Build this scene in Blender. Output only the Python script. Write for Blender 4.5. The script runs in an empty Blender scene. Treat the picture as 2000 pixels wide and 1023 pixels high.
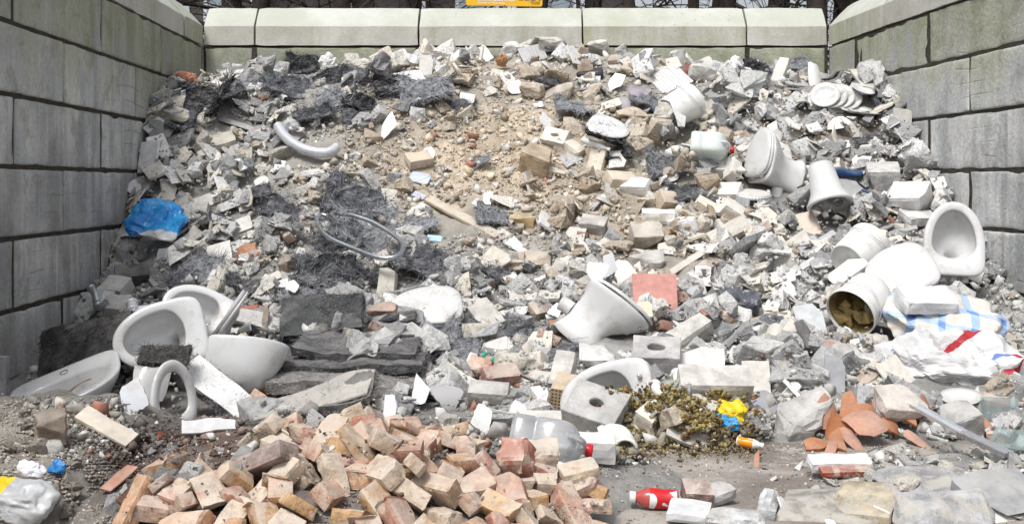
import bpy, bmesh, math, random
import numpy as np
from mathutils import Vector, Matrix

# ------------------------------------------------------------------ camera, sky, sun, exposure
S = bpy.context.scene
F, CX, CY, CAMZ = 2325.0, 1000.0, 361.0, 1.10      # focal length and horizon of the photograph, in its pixels
cd = bpy.data.cameras.new('camera'); cam = bpy.data.objects.new('camera', cd)
S.collection.objects.link(cam); S.camera = cam
cam.location = (0, 0, CAMZ); cam.rotation_euler = (math.pi/2, 0, 0)
cd.sensor_width = 36.0; cd.lens = 36.0*F/2000.0; cd.shift_y = -(511.5-CY)/2000.0
cd.clip_end = 2000.0; cd.clip_start = 0.05

SUN_EL, SUN_AZ = math.radians(58), math.radians(-150)   # high, from over the camera's left shoulder; overcast
W = bpy.data.worlds.new('World'); S.world = W; W.use_nodes = True
wn = W.node_tree; wn.nodes.clear()
sky = wn.nodes.new('ShaderNodeTexSky'); sky.sky_type = 'NISHITA'; sky.sun_disc = False
sky.sun_elevation = SUN_EL; sky.sun_rotation = SUN_AZ
sky.air_density = 1.0; sky.dust_density = 4.0; sky.ozone_density = 1.0
hs = wn.nodes.new('ShaderNodeHueSaturation'); hs.inputs['Saturation'].default_value = 0.29
bg = wn.nodes.new('ShaderNodeBackground'); bg.inputs['Strength'].default_value = 0.105
wo = wn.nodes.new('ShaderNodeOutputWorld')
wn.links.new(sky.outputs[0], hs.inputs['Color']); wn.links.new(hs.outputs[0], bg.inputs['Color']); wn.links.new(bg.outputs[0], wo.inputs['Surface'])
ld = bpy.data.lights.new('sun', 'SUN'); sun = bpy.data.objects.new('sun', ld); S.collection.objects.link(sun)
ld.energy = 1.8; ld.angle = math.radians(16); ld.color = (1.0, 0.98, 0.95)
sdir = Vector((math.sin(SUN_AZ)*math.cos(SUN_EL), math.cos(SUN_AZ)*math.cos(SUN_EL), math.sin(SUN_EL)))
sun.rotation_euler = sdir.to_track_quat('Z', 'Y').to_euler(); sun.location = (0, 0, 12)
vs = S.view_settings; vs.view_transform = 'Standard'; vs.look = 'None'; vs.gamma = 1.0; vs.use_curve_mapping = False
vs.exposure = 0.56
S.render.engine = 'CYCLES'; S.cycles.use_denoising = True; S.cycles.max_bounces = 6; S.cycles.diffuse_bounces = 3
S.cycles.transparent_max_bounces = 8; S.cycles.use_adaptive_sampling = True; S.cycles.adaptive_threshold = 0.01

# ------------------------------------------------------------------ helpers
RNG = np.random.default_rng(7); random.seed(7)
COL = S.collection
def U(a, b): return float(RNG.uniform(a, b))
def _h(ix, iy, iz, s):
    n = (ix*374761393 + iy*668265263 + iz*2147483647 + s*1274126177) & 0x7fffffff
    n = ((n ^ (n >> 13))*1274126177) & 0x7fffffff
    return ((n ^ (n >> 16)) & 0xffff)/65535.0
def vn(P, scale=1.0, seed=0):
    """value noise in -1..1 at the points P (n,3)"""
    P = np.asarray(P, float)*scale + 100.5
    I = np.floor(P).astype(np.int64); f = P-I; f = f*f*(3-2*f); r = 0
    for dx in (0, 1):
        for dy in (0, 1):
            for dz in (0, 1):
                w = (f[:, 0] if dx else 1-f[:, 0])*(f[:, 1] if dy else 1-f[:, 1])*(f[:, 2] if dz else 1-f[:, 2])
                r = r + w*_h(I[:, 0]+dx, I[:, 1]+dy, I[:, 2]+dz, seed)
    return r*2-1
def fbm(P, scale=1.0, seed=0, oct=3):
    return sum(vn(P, scale*2**k, seed+k)*0.5**k for k in range(oct))
def vn3(P, scale, seed): return np.stack([vn(P, scale, seed+11*k) for k in range(3)], 1)
def mesh(name, V, Fc, mat=None, smooth=False, col=None):
    me = bpy.data.meshes.new(name); V = np.asarray(V, float)
    me.from_pydata(V.tolist(), [], [list(map(int, f)) for f in Fc] if not isinstance(Fc, np.ndarray) else Fc.tolist())
    if mat: me.materials.append(mat)
    if smooth: me.polygons.foreach_set('use_smooth', np.ones(len(me.polygons), bool))
    if col is not None:
        a = me.color_attributes.new('Col', 'FLOAT_COLOR', 'POINT')
        c = np.ones((len(V), 4)); c[:, :3] = col; a.data.foreach_set('color', c.ravel())
    me.update(); return me
def ob(name, me, parent=None, label=None, cat=None, group=None, kind=None, color=None):
    o = bpy.data.objects.new(name, me); COL.objects.link(o)
    if parent is not None: o.parent = parent
    tag(o, label, cat, group, kind)
    if color is not None: o.color = (color[0], color[1], color[2], 1)
    return o
def tag(o, label=None, cat=None, group=None, kind=None):
    if label: o['label'] = label
    if cat: o['category'] = cat
    if group: o['group'] = group
    if kind or cat: o['kind'] = kind or 'thing'
    return o
def part(name, V, Fc, mat, parent, smooth=False, color=None, label=None, kind=None, col=None):
    return ob(name, mesh(name, V, Fc, mat, smooth, col), parent, label=label, kind=kind, color=color)
def thing(name, label, cat, group=None): return ob(name, None, None, label, cat, group)
def frame(zdir, ydir):
    z = Vector(zdir).normalized(); y = Vector(ydir); x = y.cross(z)
    if x.length < 1e-4: x = Vector((1, 0, 0)).cross(z)
    x.normalize(); y = z.cross(x)
    return Matrix((x, y, z)).transposed().to_4x4()
def merge(parts):
    V = []; Fc = []; n = 0
    for v, f in parts:
        v = np.asarray(v, float); V.append(v); Fc += [[i+n for i in q] for q in f]; n += len(v)
    return np.concatenate(V), Fc
def xf(vf, M):
    v, f = vf; v = np.asarray(v, float); M = np.array(M)
    return v @ M[:3, :3].T + M[:3, 3], f
def T(x, y, z): return Matrix.Translation((x, y, z))
def RX(a): return Matrix.Rotation(math.radians(a), 4, 'X')
def RY(a): return Matrix.Rotation(math.radians(a), 4, 'Y')
def RZ(a): return Matrix.Rotation(math.radians(a), 4, 'Z')
def boxg(size, n=(1, 1, 1)):
    """box with its faces cut into n cells, centred"""
    ax = [np.linspace(-.5, .5, q+1)*sz if np.isscalar(q) else np.asarray(q) for q, sz in zip(n, size)]
    nx, ny, nz = (len(a)-1 for a in ax); idx = {}; V = []; Fc = []
    def vid(i, j, k):
        key = (i, j, k)
        if key not in idx:
            idx[key] = len(V); V.append((ax[0][i], ax[1][j], ax[2][k]))
        return idx[key]
    for i in range(nx):
        for j in range(ny):
            Fc.append((vid(i, j, nz), vid(i+1, j, nz), vid(i+1, j+1, nz), vid(i, j+1, nz)))
            Fc.append((vid(i, j, 0), vid(i, j+1, 0), vid(i+1, j+1, 0), vid(i+1, j, 0)))
    for i in range(nx):
        for k in range(nz):
            Fc.append((vid(i, 0, k), vid(i+1, 0, k), vid(i+1, 0, k+1), vid(i, 0, k+1)))
            Fc.append((vid(i, ny, k), vid(i, ny, k+1), vid(i+1, ny, k+1), vid(i+1, ny, k)))
    for j in range(ny):
        for k in range(nz):
            Fc.append((vid(0, j, k), vid(0, j, k+1), vid(0, j+1, k+1), vid(0, j+1, k)))
            Fc.append((vid(nx, j, k), vid(nx, j+1, k), vid(nx, j+1, k+1), vid(nx, j, k+1)))
    return np.array(V), Fc
def edged(L, n, e=.012):
    """coordinates along a side with extra cuts close to both ends"""
    m = np.linspace(-L/2+e*2.2, L/2-e*2.2, n+1); return np.r_[-L/2, -L/2+e*.5, -L/2+e, m, L/2-e, L/2-e*.5, L/2]
def wear(V, size, amt, seed, sc=12):
    """round and chip the edges of a box_grid and roughen its faces"""
    V = V.copy(); h = np.array(size)/2
    d = (h-np.abs(V))                                   # distance to each pair of faces
    near = np.sort(d, 1)
    e = np.exp(-near[:, 1]/(amt*1.5)); n = .55+.65*vn(V, sc, seed)
    pull = np.clip(amt*e*n*1.3, 0, None)
    s = np.sign(V)*(np.exp(-d/(amt*1.5)))
    V -= s*pull[:, None]
    return V+vn3(V, sc*1.7, seed+5)*amt*.18
def breakoff(V, n, d, seed, rough=.012, sc=22):
    n = np.array(n, float); n /= np.linalg.norm(n)
    dd = V @ n; lim = d+vn(V, sc, seed)*rough+vn(V, sc*.35, seed+3)*rough*1.6
    return V-np.outer(np.clip(dd-lim, 0, None), n)
def hull(P):
    bm = bmesh.new()
    for p in P: bm.verts.new(p)
    r = bmesh.ops.convex_hull(bm, input=bm.verts)
    bmesh.ops.delete(bm, geom=[g for g in r['geom_interior'] if isinstance(g, bmesh.types.BMVert)], context='VERTS')
    bm.verts.ensure_lookup_table(); bm.verts.index_update()
    out = np.array([v.co[:] for v in bm.verts]), [[v.index for v in f.verts] for f in bm.faces]
    bm.free(); return out
def chunk(seed, dims=(1, .8, .6), n=13, cuts=1, rough=.05):
    r = np.random.default_rng(seed)
    P = r.uniform(-1, 1, (n*3, 3)); P = np.sign(P)*np.abs(P)**.6
    P = P[:n]*np.array(dims)*.5
    bm = bmesh.new()
    for p in P: bm.verts.new(p)
    q = bmesh.ops.convex_hull(bm, input=bm.verts)
    bmesh.ops.delete(bm, geom=[g for g in q['geom_interior'] if isinstance(g, bmesh.types.BMVert)], context='VERTS')
    bmesh.ops.dissolve_limit(bm, angle_limit=.25, verts=bm.verts, edges=bm.edges)
    bmesh.ops.bevel(bm, geom=list(bm.edges), offset=.03*min(dims), segments=1, affect='EDGES', profile=.5)
    bmesh.ops.triangulate(bm, faces=bm.faces)
    if cuts: bmesh.ops.subdivide_edges(bm, edges=[e for e in bm.edges if e.calc_length() > .22], cuts=cuts, use_grid_fill=True)
    bmesh.ops.triangulate(bm, faces=bm.faces)
    bm.verts.index_update()
    V = np.array([v.co[:] for v in bm.verts]); Fc = [[v.index for v in f.verts] for f in bm.faces]; bm.free()
    V = V+vn3(V, 5, seed)*rough+vn3(V, 13, seed+2)*rough*.45
    return V, Fc
def prism(P2, t, jit=0, seed=0):
    """polygon outline P2 extruded by t, centred in z"""
    P2 = np.asarray(P2, float); n = len(P2); r = np.random.default_rng(seed)
    B = np.c_[P2+r.uniform(-jit, jit, P2.shape), np.full(n, -t/2)]; Tt = np.c_[P2, np.full(n, t/2)]
    Fc = [list(range(n, 2*n)), list(range(n-1, -1, -1))]+[[i, (i+1) % n, n+(i+1) % n, n+i] for i in range(n)]
    return np.concatenate([B, Tt]), Fc
def loft(rings, closed=True, cap0=False, cap1=False):
    m = len(rings[0]); V = np.concatenate([np.asarray(r, float) for r in rings]); Fc = []
    for k in range(len(rings)-1):
        for i in range(m if closed else m-1):
            j = (i+1) % m; Fc.append([k*m+i, k*m+j, (k+1)*m+j, (k+1)*m+i])
    if cap0: Fc.append(list(range(m-1, -1, -1)))
    if cap1: Fc.append([(len(rings)-1)*m+i for i in range(m)])
    return V, Fc
def lathe(prof, n=40, cap0=False, cap1=False):
    a = np.linspace(0, 2*math.pi, n, endpoint=False)
    return loft([np.c_[r*np.cos(a), r*np.sin(a), np.full(n, z)] for r, z in prof], True, cap0, cap1)
def smoothpath(P, n):
    P = np.asarray(P, float); k = len(P); out = []
    for t in np.linspace(0, k-1, n):
        i = min(int(t), k-2); u = t-i
        p0, p1, p2, p3 = P[max(i-1, 0)], P[i], P[i+1], P[min(i+2, k-1)]
        out.append(.5*((2*p1)+(-p0+p2)*u+(2*p0-5*p1+4*p2-p3)*u*u+(-p0+3*p1-3*p2+p3)*u**3))
    return np.array(out)
def tube(P, r, n=8, cap=True):
    P = np.asarray(P, float); m = len(P); rad = np.broadcast_to(np.asarray(r, float), (m,))
    tg = np.gradient(P, axis=0); tg /= np.linalg.norm(tg, axis=1)[:, None]+1e-9
    up = np.array([0, 0, 1.0]) if abs(tg[0][2]) < .9 else np.array([1.0, 0, 0])
    rings = []; a = np.linspace(0, 2*math.pi, n, endpoint=False)
    x = np.cross(up, tg[0]); x /= np.linalg.norm(x)
    for k in range(m):
        x = x-tg[k]*np.dot(x, tg[k]); x /= np.linalg.norm(x)+1e-9; y = np.cross(tg[k], x)
        rings.append(P[k]+rad[k]*(np.outer(np.cos(a), x)+np.outer(np.sin(a), y)))
    return loft(rings, True, cap, cap)
def egg(z, w, lf, lb, pf=2.0, pb=2.0, cy=0.0, n=56):
    a = np.linspace(0, 2*math.pi, n, endpoint=False); c, s = np.cos(a), np.sin(a)
    p = np.where(s >= 0, pf, pb)
    x = w*np.sign(c)*np.abs(c)**(2/p); y = np.where(s >= 0, lf, lb)*np.sign(s)*np.abs(s)**(2/p)
    return np.c_[x, y+cy, np.full(n, z) if np.isscalar(z) else z]
def shell(R, rx, ry, t, seed, jag=.25, sphere=False, rings=7, n=26):
    """a broken piece of a curved pot or bowl: disc of jagged outline bent on a cylinder or ball of radius R"""
    r = np.random.default_rng(seed); a = np.linspace(0, 2*math.pi, n, endpoint=False)
    k = r.integers(4, 7); ph = np.sort(r.uniform(0, 2*math.pi, k)); rr = r.uniform(1-jag, 1, k)
    ph = np.arange(k)*2*math.pi/k+r.uniform(-.35, .35, k)*2*math.pi/k+r.uniform(0, 6.28); cs = np.c_[rr*np.cos(ph), rr*np.sin(ph)]; out = np.zeros(n)
    for i, t_ in enumerate(a):                           # straight broken edges between the corners
        d = np.array([math.cos(t_), math.sin(t_)]); best = .3
        for q in range(k):
            p0, e = cs[q], cs[(q+1) % k]-cs[q]; den = d[0]*e[1]-d[1]*e[0]
            if abs(den) > 1e-6:
                s_ = (p0[0]*e[1]-p0[1]*e[0])/den; w_ = (p0[0]*d[1]-p0[1]*d[0])/den
                if s_ > 0 and -.001 <= w_ <= 1.001: best = s_; break
        out[i] = best
    out = out+r.uniform(-.03, .03, n)
    def surf(Ra):
        V = [[0, 0, Ra-R]]
        for q in range(1, rings+1):
            f = q/rings
            for i in range(n):
                u = rx*out[i]*f*math.cos(a[i]); v = ry*out[i]*f*math.sin(a[i])
                if sphere:
                    L = math.hypot(u, v)+1e-9; th = L/R; V.append([Ra*math.sin(th)*u/L, Ra*math.sin(th)*v/L, Ra*math.cos(th)-R])
                else: V.append([Ra*math.sin(u/R), v, Ra*math.cos(u/R)-R])
        return np.array(V)
    A = surf(R); B = surf(R-t); m = len(A); Fc = []
    for i in range(n):
        j = (i+1) % n; Fc.append([0, 1+i, 1+j]); Fc.append([m, m+1+j, m+1+i])
        for q in range(rings-1):
            b0, b1 = 1+q*n, 1+(q+1)*n
            Fc.append([b0+i, b1+i, b1+j, b0+j]); Fc.append([m+b0+i, m+b0+j, m+b1+j, m+b1+i])
        b = 1+(rings-1)*n; Fc.append([b+i, m+b+i, m+b+j, b+j])
    V = np.concatenate([A, B]); V[:, 2] -= V[:, 2].mean(); return V, Fc

# ------------------------------------------------------------------ materials
def nodes(name):
    m = bpy.data.materials.new(name); m.use_nodes = True; t = m.node_tree; b = t.nodes['Principled BSDF']
    return m, t, b
class G:
    """tiny node-graph helper"""
    def __init__(s, t): s.t = t; s._c = {}
    def n(s, typ, **kw):
        x = s.t.nodes.new(typ)
        for k, v in kw.items(): setattr(x, k, v)
        return x
    def put(s, sock, v):
        if hasattr(v, 'is_linked') or hasattr(v, 'links'): s.t.links.new(v, sock)
        else: sock.default_value = v
    def math(s, op, a, b=0.0, c=0.0, clamp=False):
        x = s.n('ShaderNodeMath', operation=op, use_clamp=clamp); s.put(x.inputs[0], a); s.put(x.inputs[1], b); s.put(x.inputs[2], c); return x.outputs[0]
    def ramp(s, v, lo, hi, a=0.0, b=1.0):
        x = s.n('ShaderNodeMapRange', interpolation_type='SMOOTHSTEP'); s.put(x.inputs[0], v)
        for k, w in zip((1, 2, 3, 4), (lo, hi, a, b)): x.inputs[k].default_value = w
        return x.outputs[0]
    def lin(s, v, lo, hi, a=0.0, b=1.0):
        x = s.n('ShaderNodeMapRange'); s.put(x.inputs[0], v)
        for k, w in zip((1, 2, 3, 4), (lo, hi, a, b)): x.inputs[k].default_value = w
        return x.outputs[0]
    def mix(s, f, a, b, mode='MIX'):
        x = s.n('ShaderNodeMix', data_type='RGBA', blend_type=mode, clamp_factor=True)
        s.put(x.inputs[0], f); s.put(x.inputs[6], a if not isinstance(a, tuple) else (*a[:3], 1)); s.put(x.inputs[7], b if not isinstance(b, tuple) else (*b[:3], 1)); return x.outputs[2]
    def scale(s, col, v): 
        x = s.n('ShaderNodeVectorMath', operation='SCALE'); s.put(x.inputs[0], col); s.put(x.inputs[3], v); return x.outputs[0]
    def coord(s, world=False, stretch=None):
        key = (world, stretch)
        if key in s._c: return s._c[key]
        if world: v = s.n('ShaderNodeNewGeometry').outputs['Position']
        else:
            v = s.n('ShaderNodeTexCoord').outputs['Object']; oi = s.n('ShaderNodeObjectInfo')
            k = s.math('MULTIPLY', oi.outputs['Random'], 61.0); a = s.n('ShaderNodeVectorMath', operation='ADD'); s.put(a.inputs[0], v)
            cb = s.n('ShaderNodeCombineXYZ'); s.put(cb.inputs[0], k); s.put(cb.inputs[1], s.math('MULTIPLY', k, 1.7)); s.put(cb.inputs[2], s.math('MULTIPLY', k, .6))
            s.put(a.inputs[1], cb.outputs[0]); v = a.outputs[0]
        if stretch:
            m = s.n('ShaderNodeVectorMath', operation='MULTIPLY'); s.put(m.inputs[0], v); m.inputs[1].default_value = stretch; v = m.outputs[0]
        s._c[key] = v; return v
    def noise(s, vec, scale, detail=4.0, rough=.55, dist=0.0):
        x = s.n('ShaderNodeTexNoise'); s.put(x.inputs['Vector'], vec); x.inputs['Scale'].default_value = scale
        x.inputs['Detail'].default_value = detail; x.inputs['Roughness'].default_value = rough; x.inputs['Distortion'].default_value = dist
        return x.outputs[0]
    def vor(s, vec, scale, feat='F1', out='Distance'):
        x = s.n('ShaderNodeTexVoronoi', feature=feat); s.put(x.inputs['Vector'], vec); x.inputs['Scale'].default_value = scale; return x.outputs[out]
    def bump(s, h, strength, dist, b):
        x = s.n('ShaderNodeBump'); x.inputs['Strength'].default_value = strength; x.inputs['Distance'].default_value = dist
        s.put(x.inputs['Height'], h); s.put(b.inputs['Normal'], x.outputs[0])
    def up(s):
        g = s.n('ShaderNodeNewGeometry'); sp = s.n('ShaderNodeSeparateXYZ'); s.put(sp.inputs[0], g.outputs['Normal']); return sp.outputs[2]
DUST = (.58, .56, .525)
def mineral(name, src='obj', sc=9.0, fine=70.0, var=(.72, 1.18), dust=.5, rough=.9, bump=.5, dist=.01, dustcol=DUST, patch=None, patchamt=.5, coarse_dust=5.0):
    """broken stone, concrete, tile, plaster: the object's own colour, blotches, grain and settled dust"""
    m, t, b = nodes(name); g = G(t); c = g.coord(src == 'attr')
    if src == 'obj': base = g.n('ShaderNodeObjectInfo').outputs['Color']
    elif src == 'attr':
        a = g.n('ShaderNodeAttribute'); a.attribute_name = 'Col'; base = a.outputs['Color']
    else: rgb = g.n('ShaderNodeRGB'); rgb.outputs[0].default_value = (*src, 1); base = rgb.outputs[0]
    n1 = g.noise(c, sc, 5, .6); n2 = g.noise(c, fine, 3, .6)
    v = g.math('MULTIPLY', g.ramp(n1, .3, .7, *var), g.lin(n2, .3, .7, .88, 1.1))
    colr = g.scale(base, v)
    if patch: colr = g.mix(g.math('MULTIPLY', g.ramp(g.noise(c, sc*.6, 4, .65, .6), .5, .58), patchamt), colr, patch)
    d = g.math('MULTIPLY', g.math('MULTIPLY', g.ramp(g.up(), .15, .9), g.ramp(g.noise(c, coarse_dust, 5, .65), .38, .62, .25, 1.0)), dust)
    colr = g.mix(d, colr, dustcol)
    g.put(b.inputs['Base Color'], colr); b.inputs['Roughness'].default_value = rough; b.inputs['Specular IOR Level'].default_value = .25
    if bump: g.bump(g.math('ADD', g.math('MULTIPLY', n1, 1.0), g.math('MULTIPLY', n2, .35)), bump, dist, b)
    return m
def ceramic(name, col=(.63, .635, .64), rough=.16, dirt=.35, dirtcol=(.36, .32, .27), objcol=False, sc=6.0, thr=(.52, .72)):
    m, t, b = nodes(name); g = G(t); c = g.coord()
    base = g.n('ShaderNodeObjectInfo').outputs['Color'] if objcol else None
    k = g.noise(c, sc, 6, .68, .4); f = g.noise(c, sc*9, 3, .7)
    d = g.math('MULTIPLY', g.ramp(g.math('ADD', g.math('MULTIPLY', k, .75), g.math('MULTIPLY', f, .25)), *thr), dirt)
    d2 = g.math('MULTIPLY', g.ramp(g.up(), .5, 1.0), g.math('MULTIPLY', g.ramp(f, .45, .7), dirt*.7))
    colr = g.mix(g.math('MAXIMUM', d, d2), base if objcol else col, dirtcol)
    g.put(b.inputs['Base Color'], colr)
    g.put(b.inputs['Roughness'], g.math('ADD', g.math('MULTIPLY', g.math('MAXIMUM', d, d2), .7), rough, clamp=True))
    b.inputs['Specular IOR Level'].default_value = .5
    g.bump(f, .04, .004, b)
    return m
def plain(name, col, rough=.5, metal=0.0, var=.15, sc=30.0, trans=0.0, bump=.1, objcol=False, dust=0.0, spec=.4):
    m, t, b = nodes(name); g = G(t); c = g.coord()
    n1 = g.noise(c, sc, 4, .6)
    if objcol: base = g.n('ShaderNodeObjectInfo').outputs['Color']
    else: r = g.n('ShaderNodeRGB'); r.outputs[0].default_value = (*col, 1); base = r.outputs[0]
    colr = g.scale(base, g.lin(n1, .3, .7, 1-var, 1+var))
    if dust: colr = g.mix(g.math('MULTIPLY', g.math('MULTIPLY', g.ramp(g.up(), .0, .9), g.ramp(g.noise(c, sc*.4, 5, .65), .35, .65)), dust), colr, DUST)
    g.put(b.inputs['Base Color'], colr); b.inputs['Roughness'].default_value = rough; b.inputs['Metallic'].default_value = metal
    b.inputs['Transmission Weight'].default_value = trans; b.inputs['Specular IOR Level'].default_value = spec
    if bump: g.bump(n1, bump, .004, b)
    return m
MAT = {}
MAT['concrete'] = mineral('rubble_concrete', sc=11, bump=.9, dist=.012, dust=.3)
MAT['stone'] = mineral('rubble_stone', sc=8, bump=.8, dist=.012, dust=.35, var=(.68, 1.2))
MAT['plaster'] = mineral('plaster_piece', sc=7, fine=40, bump=.35, dist=.006, dust=.25, var=(.82, 1.1))
MAT['tile'] = mineral('tile_piece', sc=5, fine=30, bump=.12, dist=.004, dust=.3, rough=.42, var=(.86, 1.08))
MAT['slab'] = mineral('floor_slab', sc=16, fine=160, bump=1.0, dist=.012, dust=.2, var=(.55, 1.2), patch=(.50, .47, .41), patchamt=.6)
MAT['slate'] = mineral('slate_piece', sc=8, fine=60, bump=.4, dist=.004, dust=.45, rough=.7)
MAT['wood'] = plain('old_wood', (.3, .22, .14), .85, var=.3, sc=12, bump=.4, objcol=True, dust=.4)
MAT['terracotta'] = mineral('terracotta', sc=9, bump=.3, dist=.004, dust=.25, var=(.8, 1.15))
MAT['gravel'] = mineral('rubble_grit', 'attr', sc=12, fine=90, bump=.5, dist=.006, dust=.25)
MAT['soil'] = mineral('heap_soil', 'attr', sc=7, fine=55, bump=1.0, dist=.02, dust=.2, var=(.7, 1.15))
MAT['porcelain'] = ceramic('porcelain', dirt=.72, thr=(.46, .68), dirtcol=(.40, .37, .33))
MAT['porcelain_dusty'] = ceramic('porcelain_dusty', dirt=.8, rough=.25, thr=(.45, .68), dirtcol=(.42, .38, .34))
MAT['porcelain_obj'] = ceramic('porcelain_tinted', dirt=.5, objcol=True, thr=(.5, .7))
MAT['dark_hole'] = plain('dark_hole', (.02, .018, .016), .9, bump=0)
MAT['paper'] = plain('paper_scrap', (.8, .8, .8), .8, var=.06, sc=9, objcol=True, dust=.35, bump=.2)
MAT['plastic'] = plain('plastic_scrap', (.8, .8, .8), .35, var=.06, sc=9, objcol=True, dust=.3, bump=.05)
MAT['metal'] = plain('dull_metal', (.62, .64, .67), .38, .45, var=.12, sc=20, bump=.08)
MAT['chrome'] = plain('scratched_metal', (.55, .57, .60), .3, .9, var=.2, sc=80, bump=.2)
MAT['fibre'] = plain('fibre', (.1, .1, .1), .85, var=.45, sc=24, bump=0, objcol=True, dust=.25, spec=.2)
MAT['felt'] = mineral('torn_felt', sc=10, fine=130, bump=1.0, dist=.012, dust=.42, var=(.35, 1.4), dustcol=(.50, .50, .51), coarse_dust=7.0)
MAT['matcore'] = mineral('mat_core', sc=14, fine=120, bump=1.0, dist=.012, dust=.26, var=(.5, 1.3), dustcol=(.5, .48, .46))
def brickmat():
    m, t, b = nodes('old_brick'); g = G(t); c = g.coord()
    base = g.n('ShaderNodeObjectInfo').outputs['Color']
    n1 = g.noise(c, 14, 5, .65); n2 = g.noise(c, 95, 3, .65); n3 = g.noise(c, 5.5, 4, .6, .8)
    colr = g.scale(base, g.math('MULTIPLY', g.ramp(n1, .3, .7, .62, 1.2), g.lin(n2, .3, .7, .85, 1.12)))
    colr = g.mix(g.ramp(g.noise(c, 9, 4, .6, .5), .55, .7, 0, .6), colr, (.33, .10, .06))
    mort = g.math('MULTIPLY', g.ramp(g.math('ADD', n3, g.math('MULTIPLY', g.math('SUBTRACT', n2, .5), .22)), .51, .59), .72)
    colr = g.mix(mort, colr, g.mix(n1, (.52, .41, .31), (.60, .54, .47)))
    colr = g.mix(g.ramp(g.noise(c, 7, 5, .7, .3), .62, .68, 0, .8), colr, (.09, .085, .085))
    d = g.math('MULTIPLY', g.ramp(g.up(), .2, .95), g.ramp(g.noise(c, 6, 5, .65), .36, .64, .16, .62))
    colr = g.mix(d, colr, (.60, .55, .495))
    g.put(b.inputs['Base Color'], colr); b.inputs['Roughness'].default_value = .92; b.inputs['Specular IOR Level'].default_value = .2
    g.bump(g.math('ADD', n1, g.math('MULTIPLY', n2, .4)), .7, .01, b); return m
MAT['brick'] = brickmat()
def wallmat():
    m, t, b = nodes('bay_wall_concrete'); g = G(t); p = g.coord(True)
    st = g.coord(True, (3.2, 3.2, .32)); st2 = g.coord(True, (5.5, 5.5, .75))
    sp = g.n('ShaderNodeSeparateXYZ'); g.put(sp.inputs[0], p); z = sp.outputs[2]; y = sp.outputs[1]
    oi = g.n('ShaderNodeObjectInfo')
    n1 = g.noise(p, 2.2, 4, .62); n2 = g.noise(p, 38, 3, .65); s1 = g.noise(st, 1.6, 3, .6); s2 = g.noise(st2, 1.3, 3, .6)
    col = g.mix(g.ramp(n1, .32, .68), (.45, .462, .475), (.63, .63, .62))
    col = g.scale(col, g.math('MULTIPLY', g.math('MULTIPLY', g.lin(oi.outputs['Random'], 0, 1, .80, 1.14), g.lin(n2, .3, .7, .86, 1.12)), g.ramp(s1, .35, .65, .76, 1.12)))
    col = g.mix(g.math('MULTIPLY', g.ramp(g.noise(p, 5.5, 4, .68, .5), .50, .66), .5), col, (.25, .235, .205))
    # lime runs
    col = g.mix(g.math('MULTIPLY', g.ramp(s2, .57, .70), g.ramp(n1, .38, .6, 0, .75)), col, (.70, .70, .69))
    # dark runs
    col = g.mix(g.math('MULTIPLY', g.ramp(g.noise(st2, .8, 3, .6), .53, .70), .5), col, (.19, .185, .17))
    # algae, thickest on the top courses
    hi = g.lin(z, 1.1, 2.45, 0, 1)
    al = g.math('MULTIPLY', g.ramp(g.math('ADD', g.math('MULTIPLY', s1, .7), g.math('ADD', g.math('MULTIPLY', hi, .42), g.math('MULTIPLY', n1, .3))), .60, .92), .66)
    al = g.math('MULTIPLY', al, g.ramp(z, 1.1, 1.9))
    col = g.mix(al, col, g.mix(n2, (.15, .165, .065), (.27, .28, .15)))
    # scratches from the loader's bucket
    w = g.n('ShaderNodeTexWave', wave_type='BANDS', bands_direction='Z'); sc = g.coord(True, (1.0, 1.0, 2.6))
    g.put(w.inputs['Vector'], sc); w.inputs['Scale'].default_value = 1.1; w.inputs['Distortion'].default_value = 6.0; w.inputs['Detail'].default_value = 2.0; w.inputs['Detail Scale'].default_value = .7
    scr = g.math('MULTIPLY', g.ramp(w.outputs['Fac'], .965, .995), g.ramp(g.noise(p, 1.3, 3, .6), .56, .68))
    col = g.mix(g.math('MULTIPLY', scr, .3), col, (.17, .165, .155))
    w2 = g.n('ShaderNodeTexWave', wave_type='BANDS', bands_direction='DIAGONAL')
    g.put(w2.inputs['Vector'], p); w2.inputs['Scale'].default_value = 2.7; w2.inputs['Distortion'].default_value = 3.0; w2.inputs['Detail'].default_value = 1.0; w2.inputs['Detail Scale'].default_value = 1.1
    col = g.mix(g.math('MULTIPLY', g.math('MULTIPLY', g.ramp(w2.outputs['Fac'], .985, .999), g.ramp(n1, .52, .6)), .22), col, (.6, .59, .58))
    # splash dirt near the ground and damp under each course
    col = g.mix(g.math('MULTIPLY', g.ramp(z, .55, 0.0), .35), col, (.2, .17, .14))
    # pores
    col = g.mix(g.math('MULTIPLY', g.ramp(g.vor(p, 26), .10, .05), g.ramp(n1, .5, .6)), col, (.1, .1, .095))
    g.put(b.inputs['Base Color'], col); b.inputs['Roughness'].default_value = .92; b.inputs['Specular IOR Level'].default_value = .25
    g.bump(g.math('ADD', g.math('MULTIPLY', n2, .4), g.math('ADD', n1, g.math('MULTIPLY', scr, -.25))), .8, .02, b); return m
MAT['wall'] = wallmat()
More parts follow.
